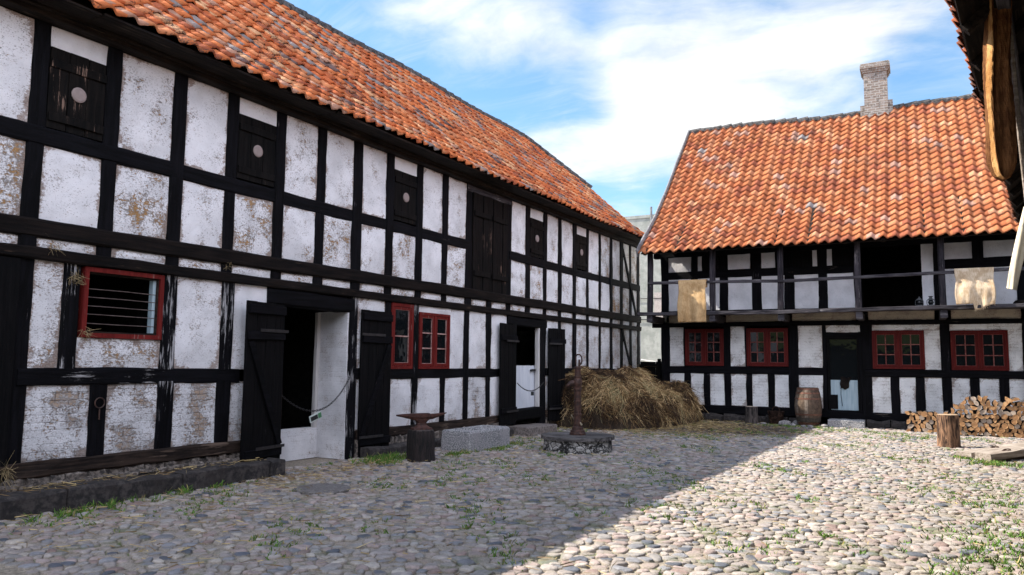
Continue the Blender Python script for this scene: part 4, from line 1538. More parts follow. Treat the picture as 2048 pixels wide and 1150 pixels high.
for x0, x1 in ((-4.78, -4.13), (-3.95, -3.84), (-3.14, -2.55), (-2.27, -1.90), (-0.97, -0.86), (-0.62, -0.50), (1.99, 2.59), (2.83, 3.45), (3.66, 4.42)):
    panel('infill_panel', x0, x1, 4.06, 4.49, house, 0.03, 0.0, 'plaster')
panel('infill_panel', 1.52, 1.78, 2.96, 4.49, house, 0.03, 0.0, 'plaster')
for (xa, xb) in ((-3.84, -3.36), (-1.90, -0.97), (-0.86, -0.62), (-0.50, 0.02)):
    b = MB()
    n = max(1, int((xb - xa) / 0.2))
    for k in range(n):
        b.bar((xa + (xb - xa) * (k + 0.5) / n, 0.02, 4.05), (xa + (xb - xa) * (k + 0.5) / n, 0.02, 4.50), 0.05, (xb - xa) / n - 0.004, (1, 0, 0), seg=2, jit=0.002)
    b.build('boarding', 'door_black', house)
# shell
b = MB()
b.cur = (0.4, 0.3, 0.2)
b.box(-5.0, -4.9, 0.15, 5.6, 0, 4.6)
b.box(5.5, 5.6, 0.15, 5.6, 0, 4.6)
b.box(-5.0, 5.6, 5.6, 5.7, 0, 7.7)
g = [b.vert(p) for p in ((-4.95, -0.05, 4.62), (-4.95, 5.7, 4.62), (-4.95, 3.3, 8.3))]
b.face(g)
b.build('end_wall', 'plaster_cream', house, attr='wear')
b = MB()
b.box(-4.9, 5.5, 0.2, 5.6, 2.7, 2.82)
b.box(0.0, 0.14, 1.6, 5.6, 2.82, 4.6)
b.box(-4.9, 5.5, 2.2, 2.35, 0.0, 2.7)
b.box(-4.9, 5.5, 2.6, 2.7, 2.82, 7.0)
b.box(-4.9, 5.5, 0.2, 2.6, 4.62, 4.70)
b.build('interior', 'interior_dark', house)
b = MB()
x = -5.05
while x < 5.5:
    if -0.80 < x < 0.15:
        b.build('foundation', 'plinth_stone', house)
        b = MB()
        x = 0.2
    L = random.uniform(0.35, 0.75)
    yy = random.uniform(-0.10, -0.02)
    if not (-0.75 < x + L / 2 < 0.2):
        b.bar((x, yy, 0.085), (x + L - 0.03, yy, 0.085), 0.3, random.uniform(0.17, 0.22), seg=4, jit=0.018, ch=0.25)
    x += L
b.build('foundation', 'plinth_stone', house, smooth=False)
# roof
HR = [(-1.38, 4.46), (0.30, 5.69), (1.15, 6.43), (4.22, 9.31)]
pal_r = [(0.368, 0.135, 0.06), (0.332, 0.109, 0.048), (0.395, 0.166, 0.084), (0.267, 0.088, 0.048), (0.349, 0.2, 0.15), (0.249, 0.221, 0.214), (0.479, 0.24, 0.134)]


def hsag(x, f):
    return f * (-0.09 * math.exp(-((x - 0.2) / 2.6) ** 2) + 0.03 * math.sin(x * 1.1)) + 0.012 * math.sin(x * 1.7)


hr = tile_roof('roof', -5.20, 5.9, HR, 0.292, 0.254, house, pal_r, [36, 28, 18, 13, 4, 0.8, 4], 'roof_tile', 9, amp=0.036, jit=0.7, sag=hsag)
b = MB()
HB = [(-1.33, 4.44), (0.33, 5.62), (1.20, 6.30), (4.22, 9.11)]
A = [b.vert((-5.16, y, z)) for y, z in HB]
B = [b.vert((5.85, y, z)) for y, z in HB]
for k in range(3):
    b.face((A[k], B[k], B[k + 1], A[k + 1]))
e0, e1 = b.vert((-5.16, 8.4, 5.3)), b.vert((5.85, 8.4, 5.3))
b.face((A[3], B[3], e1, e0))
b.build('roof_boarding', 'timber_eave', hr)
b = MB()
b.bar((-5.2, -1.0, 4.545), (5.85, -1.0, 4.545), 0.14, 0.13, jit=0.004)
for k in range(14):
    s = -5.06 + k * 0.83
    b.bar((s, -1.30, 4.45), (s, 0.30, 5.62), 0.09, 0.10, seg=3, jit=0.004)
b.build('eave_timber', 'timber_eave', hr)
b = MB()
pts = [(-5.23, -1.42, 4.46), (-5.23, 0.30, 5.74), (-5.23, 1.15, 6.47), (-5.23, 4.23, 9.36)]
for k in range(3):
    b.bar(pts[k], pts[k + 1], 0.035, 0.21, (0, 0, 1), seg=6, jit=0.004)
b.build('verge_board', 'verge_grey', hr)
b = MB()
x = -5.20
while x < 5.8:
    zc = 9.31 + hsag(x, 1.0)
    b.tube([(x, 4.25, zc + random.uniform(-0.01, 0.02)), (x + 0.36, 4.25, zc + random.uniform(0.0, 0.03))], [0.11, 0.125], 10)
    x += 0.34
b.build('ridge_tiles', 'ridge_mortar', hr)
b = MB()
cx0, cx1, cy0, cy1 = 0.20, 0.84, 3.98, 4.62
b.box(cx0, cx1, cy0, cy1, 8.6, 10.40)
for k, (e, z0, z1) in enumerate(((0.03, 10.40, 10.46), (0.06, 10.46, 10.53), (0.092, 10.53, 10.64), (0.07, 10.64, 10.69))):
    b.box(cx0 - e, cx1 + e, cy0 - e, cy1 + e, z0, z1)
b.box(cx0 - 0.12, cx0, cy0 + 0.06, cy1 - 0.05, 8.9, 9.42)
b.box(cx1, cx1 + 0.13, cy0 + 0.05, cy1 - 0.05, 8.9, 9.50)
b.box(cx0 - 0.02, cx1 + 0.02, cy0 - 0.05, cy0, 8.75, 9.14)
b.build('chimney', 'chimney_brick', hr)

# ================================================================== BACKGROUND
b = MB()
for k in range(6):
    x = -8.0 + k * 0.48
    b.bar((x + 0.24, 21.95, 0.0), (x + 0.24, 21.95, 1.57 + random.uniform(-0.01, 0.015)), 0.03, 0.47, (1, 0, 0), seg=4, jit=0.003)
fe = b.build('board_fence', 'door_black')
tag(fe, 'low black board fence closing the gap between barn and gallery house', 'fence')
b = MB()
b.bar((-7.38, 21.88, 0.0), (-7.38, 21.88, 1.66), 0.09, 0.09, jit=0.003)
b.build('fence_post', 'door_black', fe)
b = MB()
b.bar((-8.0, 21.90, 1.45), (-5.2, 21.90, 1.45), 0.05, 0.11, jit=0.003)
b.bar((-8.0, 21.90, 0.45), (-5.2, 21.90, 0.45), 0.05, 0.11, jit=0.003)
b.build('fence_rail', 'door_black', fe)

cw = thing('concrete_building', 'bare pale concrete building behind the fence, seen in the gap beside the barn', 'building', (-14.0, 34.0, 0))
b = MB()
b.box(-9.0, 5.5, 0.0, 9.0, 0.0, 8.30)
b.box(-9.05, 5.55, -0.04, 9.05, 8.30, 8.44)
b.build('wall', 'concrete', cw)
b = MB()
b.tube([(2.24, -0.12, 7.95), (2.24, -0.12, 8.78)], 0.055, 10)
b.build('vent_pipe', 'verge_grey', cw)
b = MB()
b.box(2.32, 3.0, -0.05, 0.06, 3.4, 4.78)
b.build('shutter', 'slab', cw)
b = MB()
b.tube([(-4.0, -0.06, 3.62), (5.0, -0.06, 3.50)], 0.02, 6)
b.tube([(-4.0, -0.06, 4.55), (5.0, -0.06, 4.50)], 0.015, 6)
b.build('cable', 'black_iron', cw)
b = MB()
b.bar((0.3, -0.5, 1.9), (4.2, -0.5, 1.35), 0.6, 0.05, jit=0.01)
b.build('lean_to_roof', 'frame_white', cw)

op = thing('opposite_house', 'low mossy-roofed house across the yard, visible only as a reflection in the window panes', 'house', (0, -12, 0))
b = MB()
b.box(-9.0, 14.0, -6.0, 0.0, 0.0, 3.0)
b.build('wall', 'timber_grey', op)
b = MB()
A = [b.vert(p) for p in ((-9.4, 0.5, 2.8), (14.4, 0.5, 2.8), (14.4, -3.0, 6.4), (-9.4, -3.0, 6.4), (-9.4, -6.5, 2.8), (14.4, -6.5, 2.8))]
b.face((A[0], A[1], A[2], A[3]))
b.face((A[3], A[2], A[5], A[4]))
b.build('roof', 'mossy_roof', op)

# ================================================================== NEAR SHED (its eave hangs over the camera side of the yard)
shed = thing('shed', 'dark shed at the right edge, only its overhanging tiled eave in view', 'shed', (0.15, 6.6, 0), R(-95.9))
tile_roof('roof', -11.4, 6.5, [(-0.02, 4.30), (0.5, 4.74), (2.6, 6.7)], 0.29, 0.25, shed, [(0.32, 0.10, 0.05), (0.24, 0.09, 0.055), (0.16, 0.08, 0.06), (0.30, 0.15, 0.10)], [3, 3, 2, 1], 'roof_tile_old', 21, amp=0.028, jit=1.4)
b = MB()
for k in range(6):
    y = 0.10 + k * 0.26
    for j in range(6):
        xa = -11.3 + j * 2.95
        z = 4.245 + y * 0.86
        b.bar((xa, y, z), (xa + 2.94, y, z), 0.255, 0.025, (0, -0.65, 0.76), jit=0.004)
b.build('roof_boarding', 'timber_eave', shed)
b = MB()
for k in range(20):
    x = -11.2 + k * 0.9
    b.bar((x, 0.03, 4.20), (x, 2.0, 5.88), 0.09, 0.10, seg=3, jit=0.004)
b.build('rafter', 'timber_eave', shed)
b = MB()
b.bar((-11.3, 0.30, 4.36), (6.4, 0.30, 4.36), 0.09, 0.09, jit=0.004)
b.build('eave_rail', 'timber_grey', shed)
b = MB()
b.box(-11.3, 6.4, 1.35, 1.5, 0.0, 5.3)
for k in range(70):
    b.bar((-11.2 + k * 0.252, 1.335, 0.0), (-11.2 + k * 0.252, 1.335, 5.2), 0.03, 0.245, (1, 0, 0), seg=3, jit=0.003)
b.box(-11.3, -11.2, 1.5, 5.0, 0, 5.0)
b.build('wall', 'timber_black_post', shed)


def shedp(x, y, z):
    c, s = math.cos(R(-95.9)), math.sin(R(-95.9))
    return (0.15 + x * c - y * s, 6.6 + x * s + y * c, z)


# hide hanging from the eave rail
b = MB()
rings = []
NZ, NS = 60, 54
rr_ = random.Random(4)
for k in range(NZ + 1):
    t = k / NZ
    z = 4.62 - t * 1.67
    cx_ = 0.455 - 0.042 * t + 0.004 * math.sin(t * 9)
    wdt = 0.088 + 0.016 * t
    if t > 0.86:
        q = (t - 0.86) / 0.14
        wdt *= math.sqrt(max(0.0, 1 - q ** 2.2)) * 1.0 + 0.02
        cx_ += 0.012 * q
    ring = []
    for j in range(NS):
        a = 6.2832 * j / NS
        # a flat folded hide: narrow lip turned to the left, broad dark face to the front
        sec = [(-1.0, 0.35), (-0.98, 0.05), (-0.80, -0.45), (-0.52, -0.95), (-0.40, -1.0), (-0.30, -0.72), (-0.18, -0.50), (0.05, -0.46), (0.30, -0.42), (0.55, -0.40), (0.80, -0.30), (0.97, -0.05), (1.0, 0.25), (0.85, 0.45), (0.5, 0.5), (0.0, 0.55), (-0.5, 0.52), (-0.85, 0.5)]
        q_ = j / NS * len(sec)
        i0 = int(q_) % len(sec)
        fr_ = q_ - int(q_)
        sx_ = sec[i0][0] * (1 - fr_) + sec[(i0 + 1) % len(sec)][0] * fr_
        sy_ = sec[i0][1] * (1 - fr_) + sec[(i0 + 1) % len(sec)][1] * fr_
        x = cx_ + wdt * sx_ * (1 + 0.05 * math.sin(7 * t + 2 * sx_)) + 0.006 * math.sin(11 * t + 3 * sy_)
        y = 7.0 + 0.085 * sy_ * (1 + 0.15 * math.sin(6 * t)) + 0.10 * sx_ * wdt + 0.006 * math.sin(9 * sx_ + 8 * t)
        ring.append(b.vert((x + rr_.uniform(-0.004, 0.004) * 0.7, y + rr_.uniform(-0.003, 0.003), z + rr_.uniform(-0.003, 0.003))))
    rings.append(ring)
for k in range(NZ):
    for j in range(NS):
        b.m = 1 if 2.0 <= j / NS * 18 < 9.6 and not (3.6 < j / NS * 18 < 7.0) and j / NS * 18 < 4.2 + 0.5 * math.sin(k * 0.7) else 0  # left lip faces get the sunlit copy of the hide colour
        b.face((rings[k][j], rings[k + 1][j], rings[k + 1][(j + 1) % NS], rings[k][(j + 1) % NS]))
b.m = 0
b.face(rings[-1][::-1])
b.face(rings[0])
hd_ = b.build('hanging_hide', ['hide', 'hide_lit'], smooth=False)
tag(hd_, 'long folded brown hide hanging down from the shed eave', 'hide')
b = MB()
b.tube([(0.522, 7.05, 4.62), (0.535, 7.08, 4.0), (0.556, 7.10, 3.4), (0.60, 7.12, 2.5)], [0.016, 0.018, 0.019, 0.02], 8)
pl = b.build('leaning_pole', 'plank_pale')
tag(pl, 'thin weathered pole hanging beside the brown hide', 'pole')
b = MB()
g = []
for k in range(9):
    t = k / 8
    x = 0.445 + 0.15 * t ** 1.15
    z = 2.10 + 0.62 * t
    hw = 0.036 + 0.012 * t
    row = []
    for j in range(6):
        u = j / 5 - 0.5
        row.append((x + hw * 2 * u * 0.93, 7.0 + 0.014 * math.sin(j * 1.7 + t * 3), z - hw * 2 * u * 0.28))
    g.append(row)
F_ = [[b.vert(p) for p in row] for row in g]
B_ = [[b.vert((p[0], p[1] + 0.006, p[2])) for p in row] for row in g]
for k in range(8):
    for j in range(5):
        b.face((F_[k][j], F_[k][j + 1], F_[k + 1][j + 1], F_[k + 1][j]))
        b.face((B_[k][j], B_[k + 1][j], B_[k + 1][j + 1], B_[k][j + 1]))
for k in range(8):
    b.face((F_[k][0], F_[k + 1][0], B_[k + 1][0], B_[k][0]))
    b.face((F_[k][5], B_[k][5], B_[k + 1][5], F_[k + 1][5]))
b.face(F_[0] + B_[0][::-1])
cv = b.build('canvas_strip', 'canvas', smooth=True)
tag(cv, 'pale canvas strip slanting in at the right edge below the hide', 'cloth')

# ================================================================== YARD OBJECTS
# anvil on its stump
AS = (-7.08, 9.74)
b = MB()
jit = [1 + 0.05 * math.sin(j * 0.9) + 0.035 * math.sin(j * 2.7) + 0.02 * math.sin(j * 6.1) for j in range(28)]
b.lathe([(0.225, -0.03), (0.215, 0.02), (0.205, 0.12), (0.205, 0.30), (0.198, 0.42), (0.185, 0.455)], 28, AS, jit=jit, cap_top=False)
ast = b.build('anvil_stump', 'bark_black', smooth=True)
tag(ast, 'dark worn wooden stump carrying the anvil', 'stump')
b = MB()
b.lathe([(0.187, 0.445), (0.183, 0.462), (0.10, 0.468), (0.03, 0.466)], 28, AS, jit=jit, cap_bot=False)
b.build('stump_top', 'bark_dark', ast)
b = MB()
secs = [  # along the body: position, half width, z bottom, z top
    (-0.40, 0.030, 0.205, 0.228), (-0.30, 0.042, 0.185, 0.236), (-0.16, 0.055, 0.150, 0.240), (0.0, 0.058, 0.120, 0.243), (0.10, 0.056, 0.135, 0.243), (0.118, 0.055, 0.142, 0.243), (0.120, 0.05, 0.145, 0.228), (0.19, 0.046, 0.155, 0.230), (0.30, 0.032, 0.190, 0.238), (0.39, 0.012, 0.222, 0.246), (0.42, 0.003, 0.238, 0.247)]
rg = []
for (x, hw, zb, zt) in secs:
    zm = (zb + zt) / 2
    rg.append([b.vert(p) for p in ((x, -hw * 0.55, zb), (x, hw * 0.55, zb), (x, hw, zm), (x, hw, zt - 0.004), (x, hw * 0.9, zt), (x, -hw * 0.9, zt), (x, -hw, zt - 0.004), (x, -hw, zm))])
for k in range(len(rg) - 1):
    for j in range(8):
        b.face((rg[k][j], rg[k][(j + 1) % 8], rg[k + 1][(j + 1) % 8], rg[k + 1][j]))
b.face(rg[0][::-1])
b.face(rg[-1])
wr = []
for (z, hx, hy) in ((-0.002, 0.155, 0.105), (0.022, 0.150, 0.10), (0.034, 0.115, 0.075), (0.065, 0.075, 0.045), (0.10, 0.07, 0.042), (0.135, 0.10, 0.05), (0.16, 0.15, 0.052)):
    wr.append([b.vert((hx * sx, hy * sy, z)) for sx, sy in ((-1, -0.8), (-0.8, -1), (0.8, -1), (1, -0.8), (1, 0.8), (0.8, 1), (-0.8, 1), (-1, 0.8))])
for k in range(len(wr) - 1):
    for j in range(8):
        b.face((wr[k][j], wr[k][(j + 1) % 8], wr[k + 1][(j + 1) % 8], wr[k + 1][j]))
b.face(wr[0][::-1])
b.face(wr[-1])
av = b.build('anvil', 'anvil_iron')
av.location = (AS[0], AS[1], 0.470)
av.rotation_euler = (0, 0, R(58))
tag(av, 'rusty blacksmith anvil with its horn pointing right, standing on the dark stump', 'anvil')

# granite trough
b = MB()
tx0, tx1, ty0, ty1, H_ = -7.60, -7.0, 11.02, 12.38, 0.345


def rrect(x0, x1, y0, y1, r_, z, n=5):
    out = []
    for (cx_, cy_, a0) in ((x1 - r_, y1 - r_, 0), (x0 + r_, y1 - r_, 90), (x0 + r_, y0 + r_, 180), (x1 - r_, y0 + r_, 270)):
        for k in range(n):
            a = R(a0 + 90 * k / (n - 1))
            out.append(b.vert((cx_ + r_ * math.cos(a) + random.uniform(-0.005, 0.005), cy_ + r_ * math.sin(a) + random.uniform(-0.005, 0.005), z + random.uniform(-0.005, 0.005))))
    return out


lp = [rrect(tx0, tx1, ty0, ty1, 0.05, -0.04), rrect(tx0, tx1, ty0, ty1, 0.045, 0.12), rrect(tx0, tx1, ty0, ty1, 0.05, H_ - 0.04), rrect(tx0 + 0.012, tx1 - 0.012, ty0 + 0.012, ty1 - 0.012, 0.05, H_ - 0.008),
      rrect(tx0 + 0.04, tx1 - 0.03, ty0 + 0.04, ty1 - 0.03, 0.06, H_), rrect(tx0 + 0.07, tx1 - 0.06, ty0 + 0.13, ty1 - 0.13, 0.10, H_ - 0.004), rrect(tx0 + 0.085, tx1 - 0.075, ty0 + 0.145, ty1 - 0.145, 0.10, H_ - 0.05), rrect(tx0 + 0.12, tx1 - 0.11, ty0 + 0.18, ty1 - 0.18, 0.08, H_ - 0.26)]
for k in range(len(lp) - 1):
    n = len(lp[0])
    for j in range(n):
        b.face((lp[k][j], lp[k][(j + 1) % n], lp[k + 1][(j + 1) % n], lp[k + 1][j]))
b.face(lp[-1])
tr = b.build('stone_trough', 'granite')
b = MB()
b.face(rrect(tx0 + 0.11, tx1 - 0.10, ty0 + 0.17, ty1 - 0.17, 0.08, H_ - 0.20))
b.build('water', 'window_glass', tr)
tag(tr, 'hollowed granite water trough on the cobbles by the barn wall', 'trough')

b = MB()
b.bar((-7.80, 14.05, 0.08), (-7.80, 15.45, 0.08), 0.52, 0.19, (0, 0, 1), seg=8, jit=0.008, ch=0.12)
st2 = b.build('door_step', 'step_stone')
tag(st2, 'long reddish stone step in front of the half-door of the barn', 'step')

# round covered well and pump
WX_, WY_ = -5.65, 12.36
wl = thing('well', 'low round stone well closed with a wooden plank lid', 'well', (WX_, WY_, 0))
b = MB()
jit = [1 + random.uniform(-0.012, 0.012) for _ in range(40)]
b.lathe([(0.60, -0.04), (0.595, 0.06), (0.585, 0.14), (0.58, 0.205)], 40, jit=jit)
b.build('stone_ring', 'well_stone', wl)
b = MB()
n = 8
for k in range(n):
    ya, yb = -0.63 + 1.26 * k / n + 0.012, -0.63 + 1.26 * (k + 1) / n - 0.012
    poly = []
    for q in range(7):
        y = ya + (yb - ya) * q / 6
        poly.append((math.sqrt(max(0.0, 0.635 ** 2 - y * y)), y))
    pts = [(x, y) for x, y in poly] + [(-x, y) for x, y in poly[::-1]]
    zt = 0.268 + random.uniform(-0.006, 0.006)
    tl1, bt = [b.vert((x, y, zt)) for x, y in pts], [b.vert((x, y, 0.208)) for x, y in pts]
    b.face(tl1)
    b.face(bt[::-1])
    for j in range(len(pts)):
        j2 = (j + 1) % len(pts)
        b.face((bt[j], bt[j2], tl1[j2], tl1[j]))
ld_ = b.build('lid', 'lid_wood', wl)
ld_.rotation_euler = (0, 0, R(14))
pm = thing('water_pump', 'tall rusty iron hand pump standing on the well lid', 'pump', (WX_, WY_, 0.268), R(-150))
b = MB()
b.lathe([(0.165, 0.0), (0.165, 0.03), (0.15, 0.045), (0.145, 0.075), (0.12, 0.09), (0.115, 0.13), (0.08, 0.15), (0.074, 0.30), (0.074, 0.335), (0.086, 0.34), (0.086, 0.36), (0.073, 0.365), (0.070, 0.56), (0.082, 0.565), (0.082, 0.585), (0.070, 0.59),
         (0.068, 0.76), (0.086, 0.765), (0.086, 0.80), (0.070, 0.81), (0.085, 0.85), (0.092, 0.89), (0.085, 0.94), (0.070, 0.97), (0.068, 0.985), (0.080, 0.99), (0.080, 1.01), (0.064, 1.015), (0.060, 1.13), (0.080, 1.14), (0.080, 1.165), (0.05, 1.18)], 24)
b.build('pump_body', 'rust_iron', pm, smooth=False)
pm.scale = (0.86, 0.86, 1.0)
b = MB()
b.tube([(0.04, 0, 0.88), (0.10, 0, 0.89), (0.16, 0, 0.875), (0.20, 0, 0.845), (0.21, 0, 0.815)], [0.062, 0.052, 0.043, 0.036, 0.034], 12)
b.build('spout', 'rust_iron', pm, smooth=True)
b = MB()
b.tube([(0.035, 0, 1.16), (0.035, 0, 1.36)], 0.010, 8)
b.bar((-0.035, 0, 1.15), (-0.03, 0, 1.30), 0.05, 0.04, (1, 0, 0), seg=3, jit=0.001)
b.tube([(0.04, 0, 1.355), (0.01, 0, 1.385), (-0.04, 0, 1.385), (-0.075, 0, 1.35), (-0.085, 0, 1.28), (-0.065, 0, 1.22), (-0.03, 0, 1.21)], 0.015, 8)
b.build('pump_handle', 'rust_iron', pm, smooth=True)
b = MB()
pts = []
for k in range(15):
    a = 2.2 + k * 0.27
    pts.append((0.105 * math.cos(a) + 0.02, 0.125 * math.sin(a), 0.165 + 0.012 * k * (k / 14.0) + (0.05 if k == 0 else 0)))
b.tube(pts, 0.013, 6)
b.build('rope', 'rope', pm, smooth=True)

# millstone set flush in the cobbles
b = MB()
b.lathe([(0.335, -0.05), (0.33, 0.012), (0.315, 0.022), (0.20, 0.026), (0.02, 0.028)], 36, (-6.44, 6.93), jit=[1 + random.uniform(-0.01, 0.01) for _ in range(36)])
ms = b.build('round_stone_slab', 'millstone')
tag(ms, 'flat round stone disc set flush among the shaded cobbles', 'stone disc')


# heap of hay and dung
def lobe(x, y, c, rx, ry, h, p=3.2):
    d = ((np.abs(x - c[0]) / rx) ** p + (np.abs(y - c[1]) / ry) ** p)
    return h * np.clip(1 - d, 0, 1) ** 0.42


def heap_h(x, y):
    a = lobe(x, y, (-7.55, 18.15), 1.15, 1.75, 1.22, 6.0)
    b2 = lobe(x, y, (-6.85, 19.20), 1.12, 1.72, 0.96, 4.0)
    c2 = lobe(x, y, (-6.95, 17.75), 1.05, 1.05, 0.88, 3.0)
    h = np.maximum(np.maximum(a, b2), c2)
    w_ = 0.07 * np.sin(x * 4.3 + y * 1.7) + 0.06 * np.sin(y * 5.2 - x * 2.1) + 0.05 * np.sin(x * 9 + y * 7) + 0.05 * np.sin(x * 15 - y * 11 + 2 * np.sin(y * 3)) + 0.04 * np.sin(y * 19 + x * 5 + 2 * np.sin(x * 4))
    return np.where(h > 0.02, np.maximum(h + w_ * np.clip(h * 2, 0, 1), 0), 0)


def heap():
    r = np.random.default_rng(17)
    gx = np.linspace(-8.4, -5.5, 88)
    gy = np.linspace(16.1, 21.1, 120)
    X, Y = np.meshgrid(gx, gy)
    Z = heap_h(X, Y)
    Zb = np.where(Z > 0.02, Z - 0.05 + r.normal(0, 0.015, Z.shape), -0.06)
    V0 = np.c_[X.ravel(), Y.ravel(), Zb.ravel()]
    nx = len(gx)
    F0 = []
    for j in range(len(gy) - 1):
        for i in range(nx - 1):
            F0.append((j * nx + i, j * nx + i + 1, (j + 1) * nx + i + 1, (j + 1) * nx + i))
    F0 = np.array(F0)
    C0 = np.tile([[0.03, 0.018, 0.009]], (len(V0), 1)) * r.uniform(0.6, 1.3, (len(V0), 1))
    # stalks lying over the surface, combed downhill in tufts
    n = 120000
    x = r.uniform(-8.2, -5.6, n)
    y = r.uniform(16.3, 21.0, n)
    z = heap_h(x, y)
    k = z > 0.03
    e = 0.03
    hx = (heap_h(x + e, y) - heap_h(x - e, y)) / (2 * e)
    hy = (heap_h(x, y + e) - heap_h(x, y - e)) / (2 * e)
    # steep flanks get more stalks, placed at random heights
    steep = np.hypot(hx, hy)
    k &= (r.random(n) < 0.35 + np.clip(steep, 0, 2) * 0.33)
    x, y, z, hx, hy, steep = (q[k] for q in (x, y, z, hx, hy, steep))
    n = len(x)
    N = np.c_[-hx, -hy, np.ones(n)]
    N /= np.linalg.norm(N, axis=1)[:, None]
    cl = np.sin(x * 7.3 + y * 3.1) * 1.3 + np.sin(y * 6.1 - x * 2.7 + z * 5) * 1.3
    a = cl * 0.8 + r.normal(0, 1.3, n)
    down = np.c_[-hx, -hy, -steep ** 2]
    dn = np.linalg.norm(down, axis=1)[:, None]
    down = np.where(dn > 0.15, down / (dn + 1e-9), np.c_[np.cos(a), np.sin(a), np.zeros(n)])
    lat = np.cross(N, down)
    ca, sa = np.cos(a * 0.75), np.sin(a * 0.75)
    Dv = down * np.abs(ca)[:, None] + lat * sa[:, None] + N * r.uniform(-0.08, 0.45, n)[:, None]
    Dv /= np.linalg.norm(Dv, axis=1)[:, None]
    P = np.c_[x, y, np.maximum(z, 0)] + r.normal(0, 0.015, (n, 3)) + N * r.uniform(-0.03, 0.03, n)[:, None]
    Ln = np.where(r.random(n) < 0.06, r.uniform(0.25, 0.45, n), r.uniform(0.05, 0.20, n))
    bend = np.c_[r.normal(0, 0.03, (n, 2)), -0.45 * Ln * r.random(n)]
    u = np.sin(x * 3.3 + 1.2 * np.sin(y * 2.9)) * np.sin(y * 2.2 + z * 3.1) + 0.6 * np.sin(x * 8 + z * 9) * np.sin(y * 7 - z * 6) + r.normal(0, 0.6, n)
    pal = np.array([(0.032, 0.017, 0.008), (0.13, 0.068, 0.028), (0.33, 0.205, 0.085), (0.72, 0.51, 0.26), (0.38, 0.32, 0.16)])
    idx = np.clip(np.digitize(u, [-0.45, 0.15, 0.75, 1.25]), 0, 4)
    C = pal[idx] * r.uniform(0.7, 1.25, n)[:, None]
    V, F, CC = ribbons(P, Dv, Ln, r.uniform(0.004, 0.011, n), bend, C, r)
    F = np.concatenate([F0, F + len(V0)])
    o = np_mesh('hay_heap', np.concatenate([V0, V]), F, np.concatenate([C0, CC]), 'straw')
    tag(o, 'big brown heap of old hay piled against the far end of the barn', 'hay heap')


heap()

# barrel
bx, by = -3.10, 20.62
ba = thing('barrel', 'weathered oak barrel with rusty hoops standing left of the glazed door', 'barrel', (bx, by, 0))
b = MB()
n = 22
prof = [(0.235, 0.02), (0.265, 0.10), (0.300, 0.25), (0.322, 0.42), (0.326, 0.50), (0.318, 0.60), (0.298, 0.74), (0.268, 0.87), (0.246, 0.955)]
for j in range(n):
    a0, a1 = 6.2832 * j / n + 0.008, 6.2832 * (j + 1) / n - 0.008
    g = random.choice([(0.10, 0.065, 0.045), (0.14, 0.10, 0.07), (0.075, 0.05, 0.036), (0.20, 0.155, 0.12), (0.11, 0.075, 0.052)])
    b.cur = g
    dr = random.uniform(-0.003, 0.003)
    cols = []
    for (r_, z) in prof:
        cols.append([b.vert(((r_ + dr) * math.cos(a), (r_ + dr) * math.sin(a), z)) for a in (a0, (a0 + a1) / 2, a1)])
    inn = [[b.vert(((r_ - 0.03) * math.cos(a), (r_ - 0.03) * math.sin(a), z)) for a in (a0, (a0 + a1) / 2, a1)] for (r_, z) in (prof[0], prof[-1])]
    for k in range(len(prof) - 1):
        for q in range(2):
            b.face((cols[k][q], cols[k][q + 1], cols[k + 1][q + 1], cols[k + 1][q]))
    for q in range(2):
        b.face((cols[-1][q], cols[-1][q + 1], inn[1][q + 1], inn[1][q]))
    b.face((cols[0][0],) + tuple(c[0] for c in cols[1:]) + (inn[1][0], inn[0][0]))
    b.face(tuple(c[2] for c in cols[::-1]) + (inn[0][2], inn[1][2]))
b.build('stave', 'barrel_wood', ba, attr='col')
b = MB()
b.cur = (0.10, 0.08, 0.065)
b.lathe([(0.24, 0.905), (0.238, 0.915), (0.02, 0.918)], 24)
b.cur = (0.05, 0.04, 0.03)
b.lathe([(0.29, 0.12), (0.31, 0.5), (0.25, 0.88)], 24)
b.build('barrel_head', 'barrel_wood', ba, attr='col')
for z, hgt in ((0.05, 0.05), (0.145, 0.042), (0.275, 0.04), (0.665, 0.04), (0.80, 0.042), (0.90, 0.05)):
    zs = np.array([p[1] for p in prof])
    rs_ = np.array([p[0] for p in prof])
    b = MB()
    r0, r1 = np.interp(z, zs, rs_) + 0.005, np.interp(z + hgt, zs, rs_) + 0.005
    b.lathe([(r0 - 0.008, z), (r0, z), (r1, z + hgt), (r1 - 0.008, z + hgt)], 32, cap_top=False, cap_bot=False)
    b.build('hoop', 'hoop_iron', ba)


def log_stump(name, x, y, r_, h, bark, top, label, cat='stump', seed=1, flare=1.08):
    q = random.Random(seed)
    n = 30
    ph = [q.uniform(0, 6.28) for _ in range(4)]
    jit = [1 + 0.03 * math.sin(2 * 6.2832 * j / n + ph[0]) + 0.025 * math.sin(5 * 6.2832 * j / n + ph[1]) + 0.018 * math.sin(11 * 6.2832 * j / n + ph[2]) for j in range(n)]
    b = MB()
    prof = [(r_ * flare * 1.03, -0.03), (r_ * flare, 0.03)] + [(r_ * (1 + (flare - 1) * (1 - k / 10) ** 2 + 0.01 * math.sin(k * 2.0 + ph[3])), h * k / 10) for k in range(1, 11)]
    b.lathe(prof, n, jit=jit, cap_top=False)
    o = b.build(name, bark, smooth=True)
    o.location = (x, y, 0)
    b = MB()
    b.lathe([(r_ * 1.0, h - 0.004), (r_ * 0.97, h + 0.004), (r_ * 0.5, h + 0.006), (r_ * 0.05, h + 0.004)], n, jit=jit, cap_bot=False)
    b.build('cut_top', top, o)
    tag(o, label, cat)
    return o


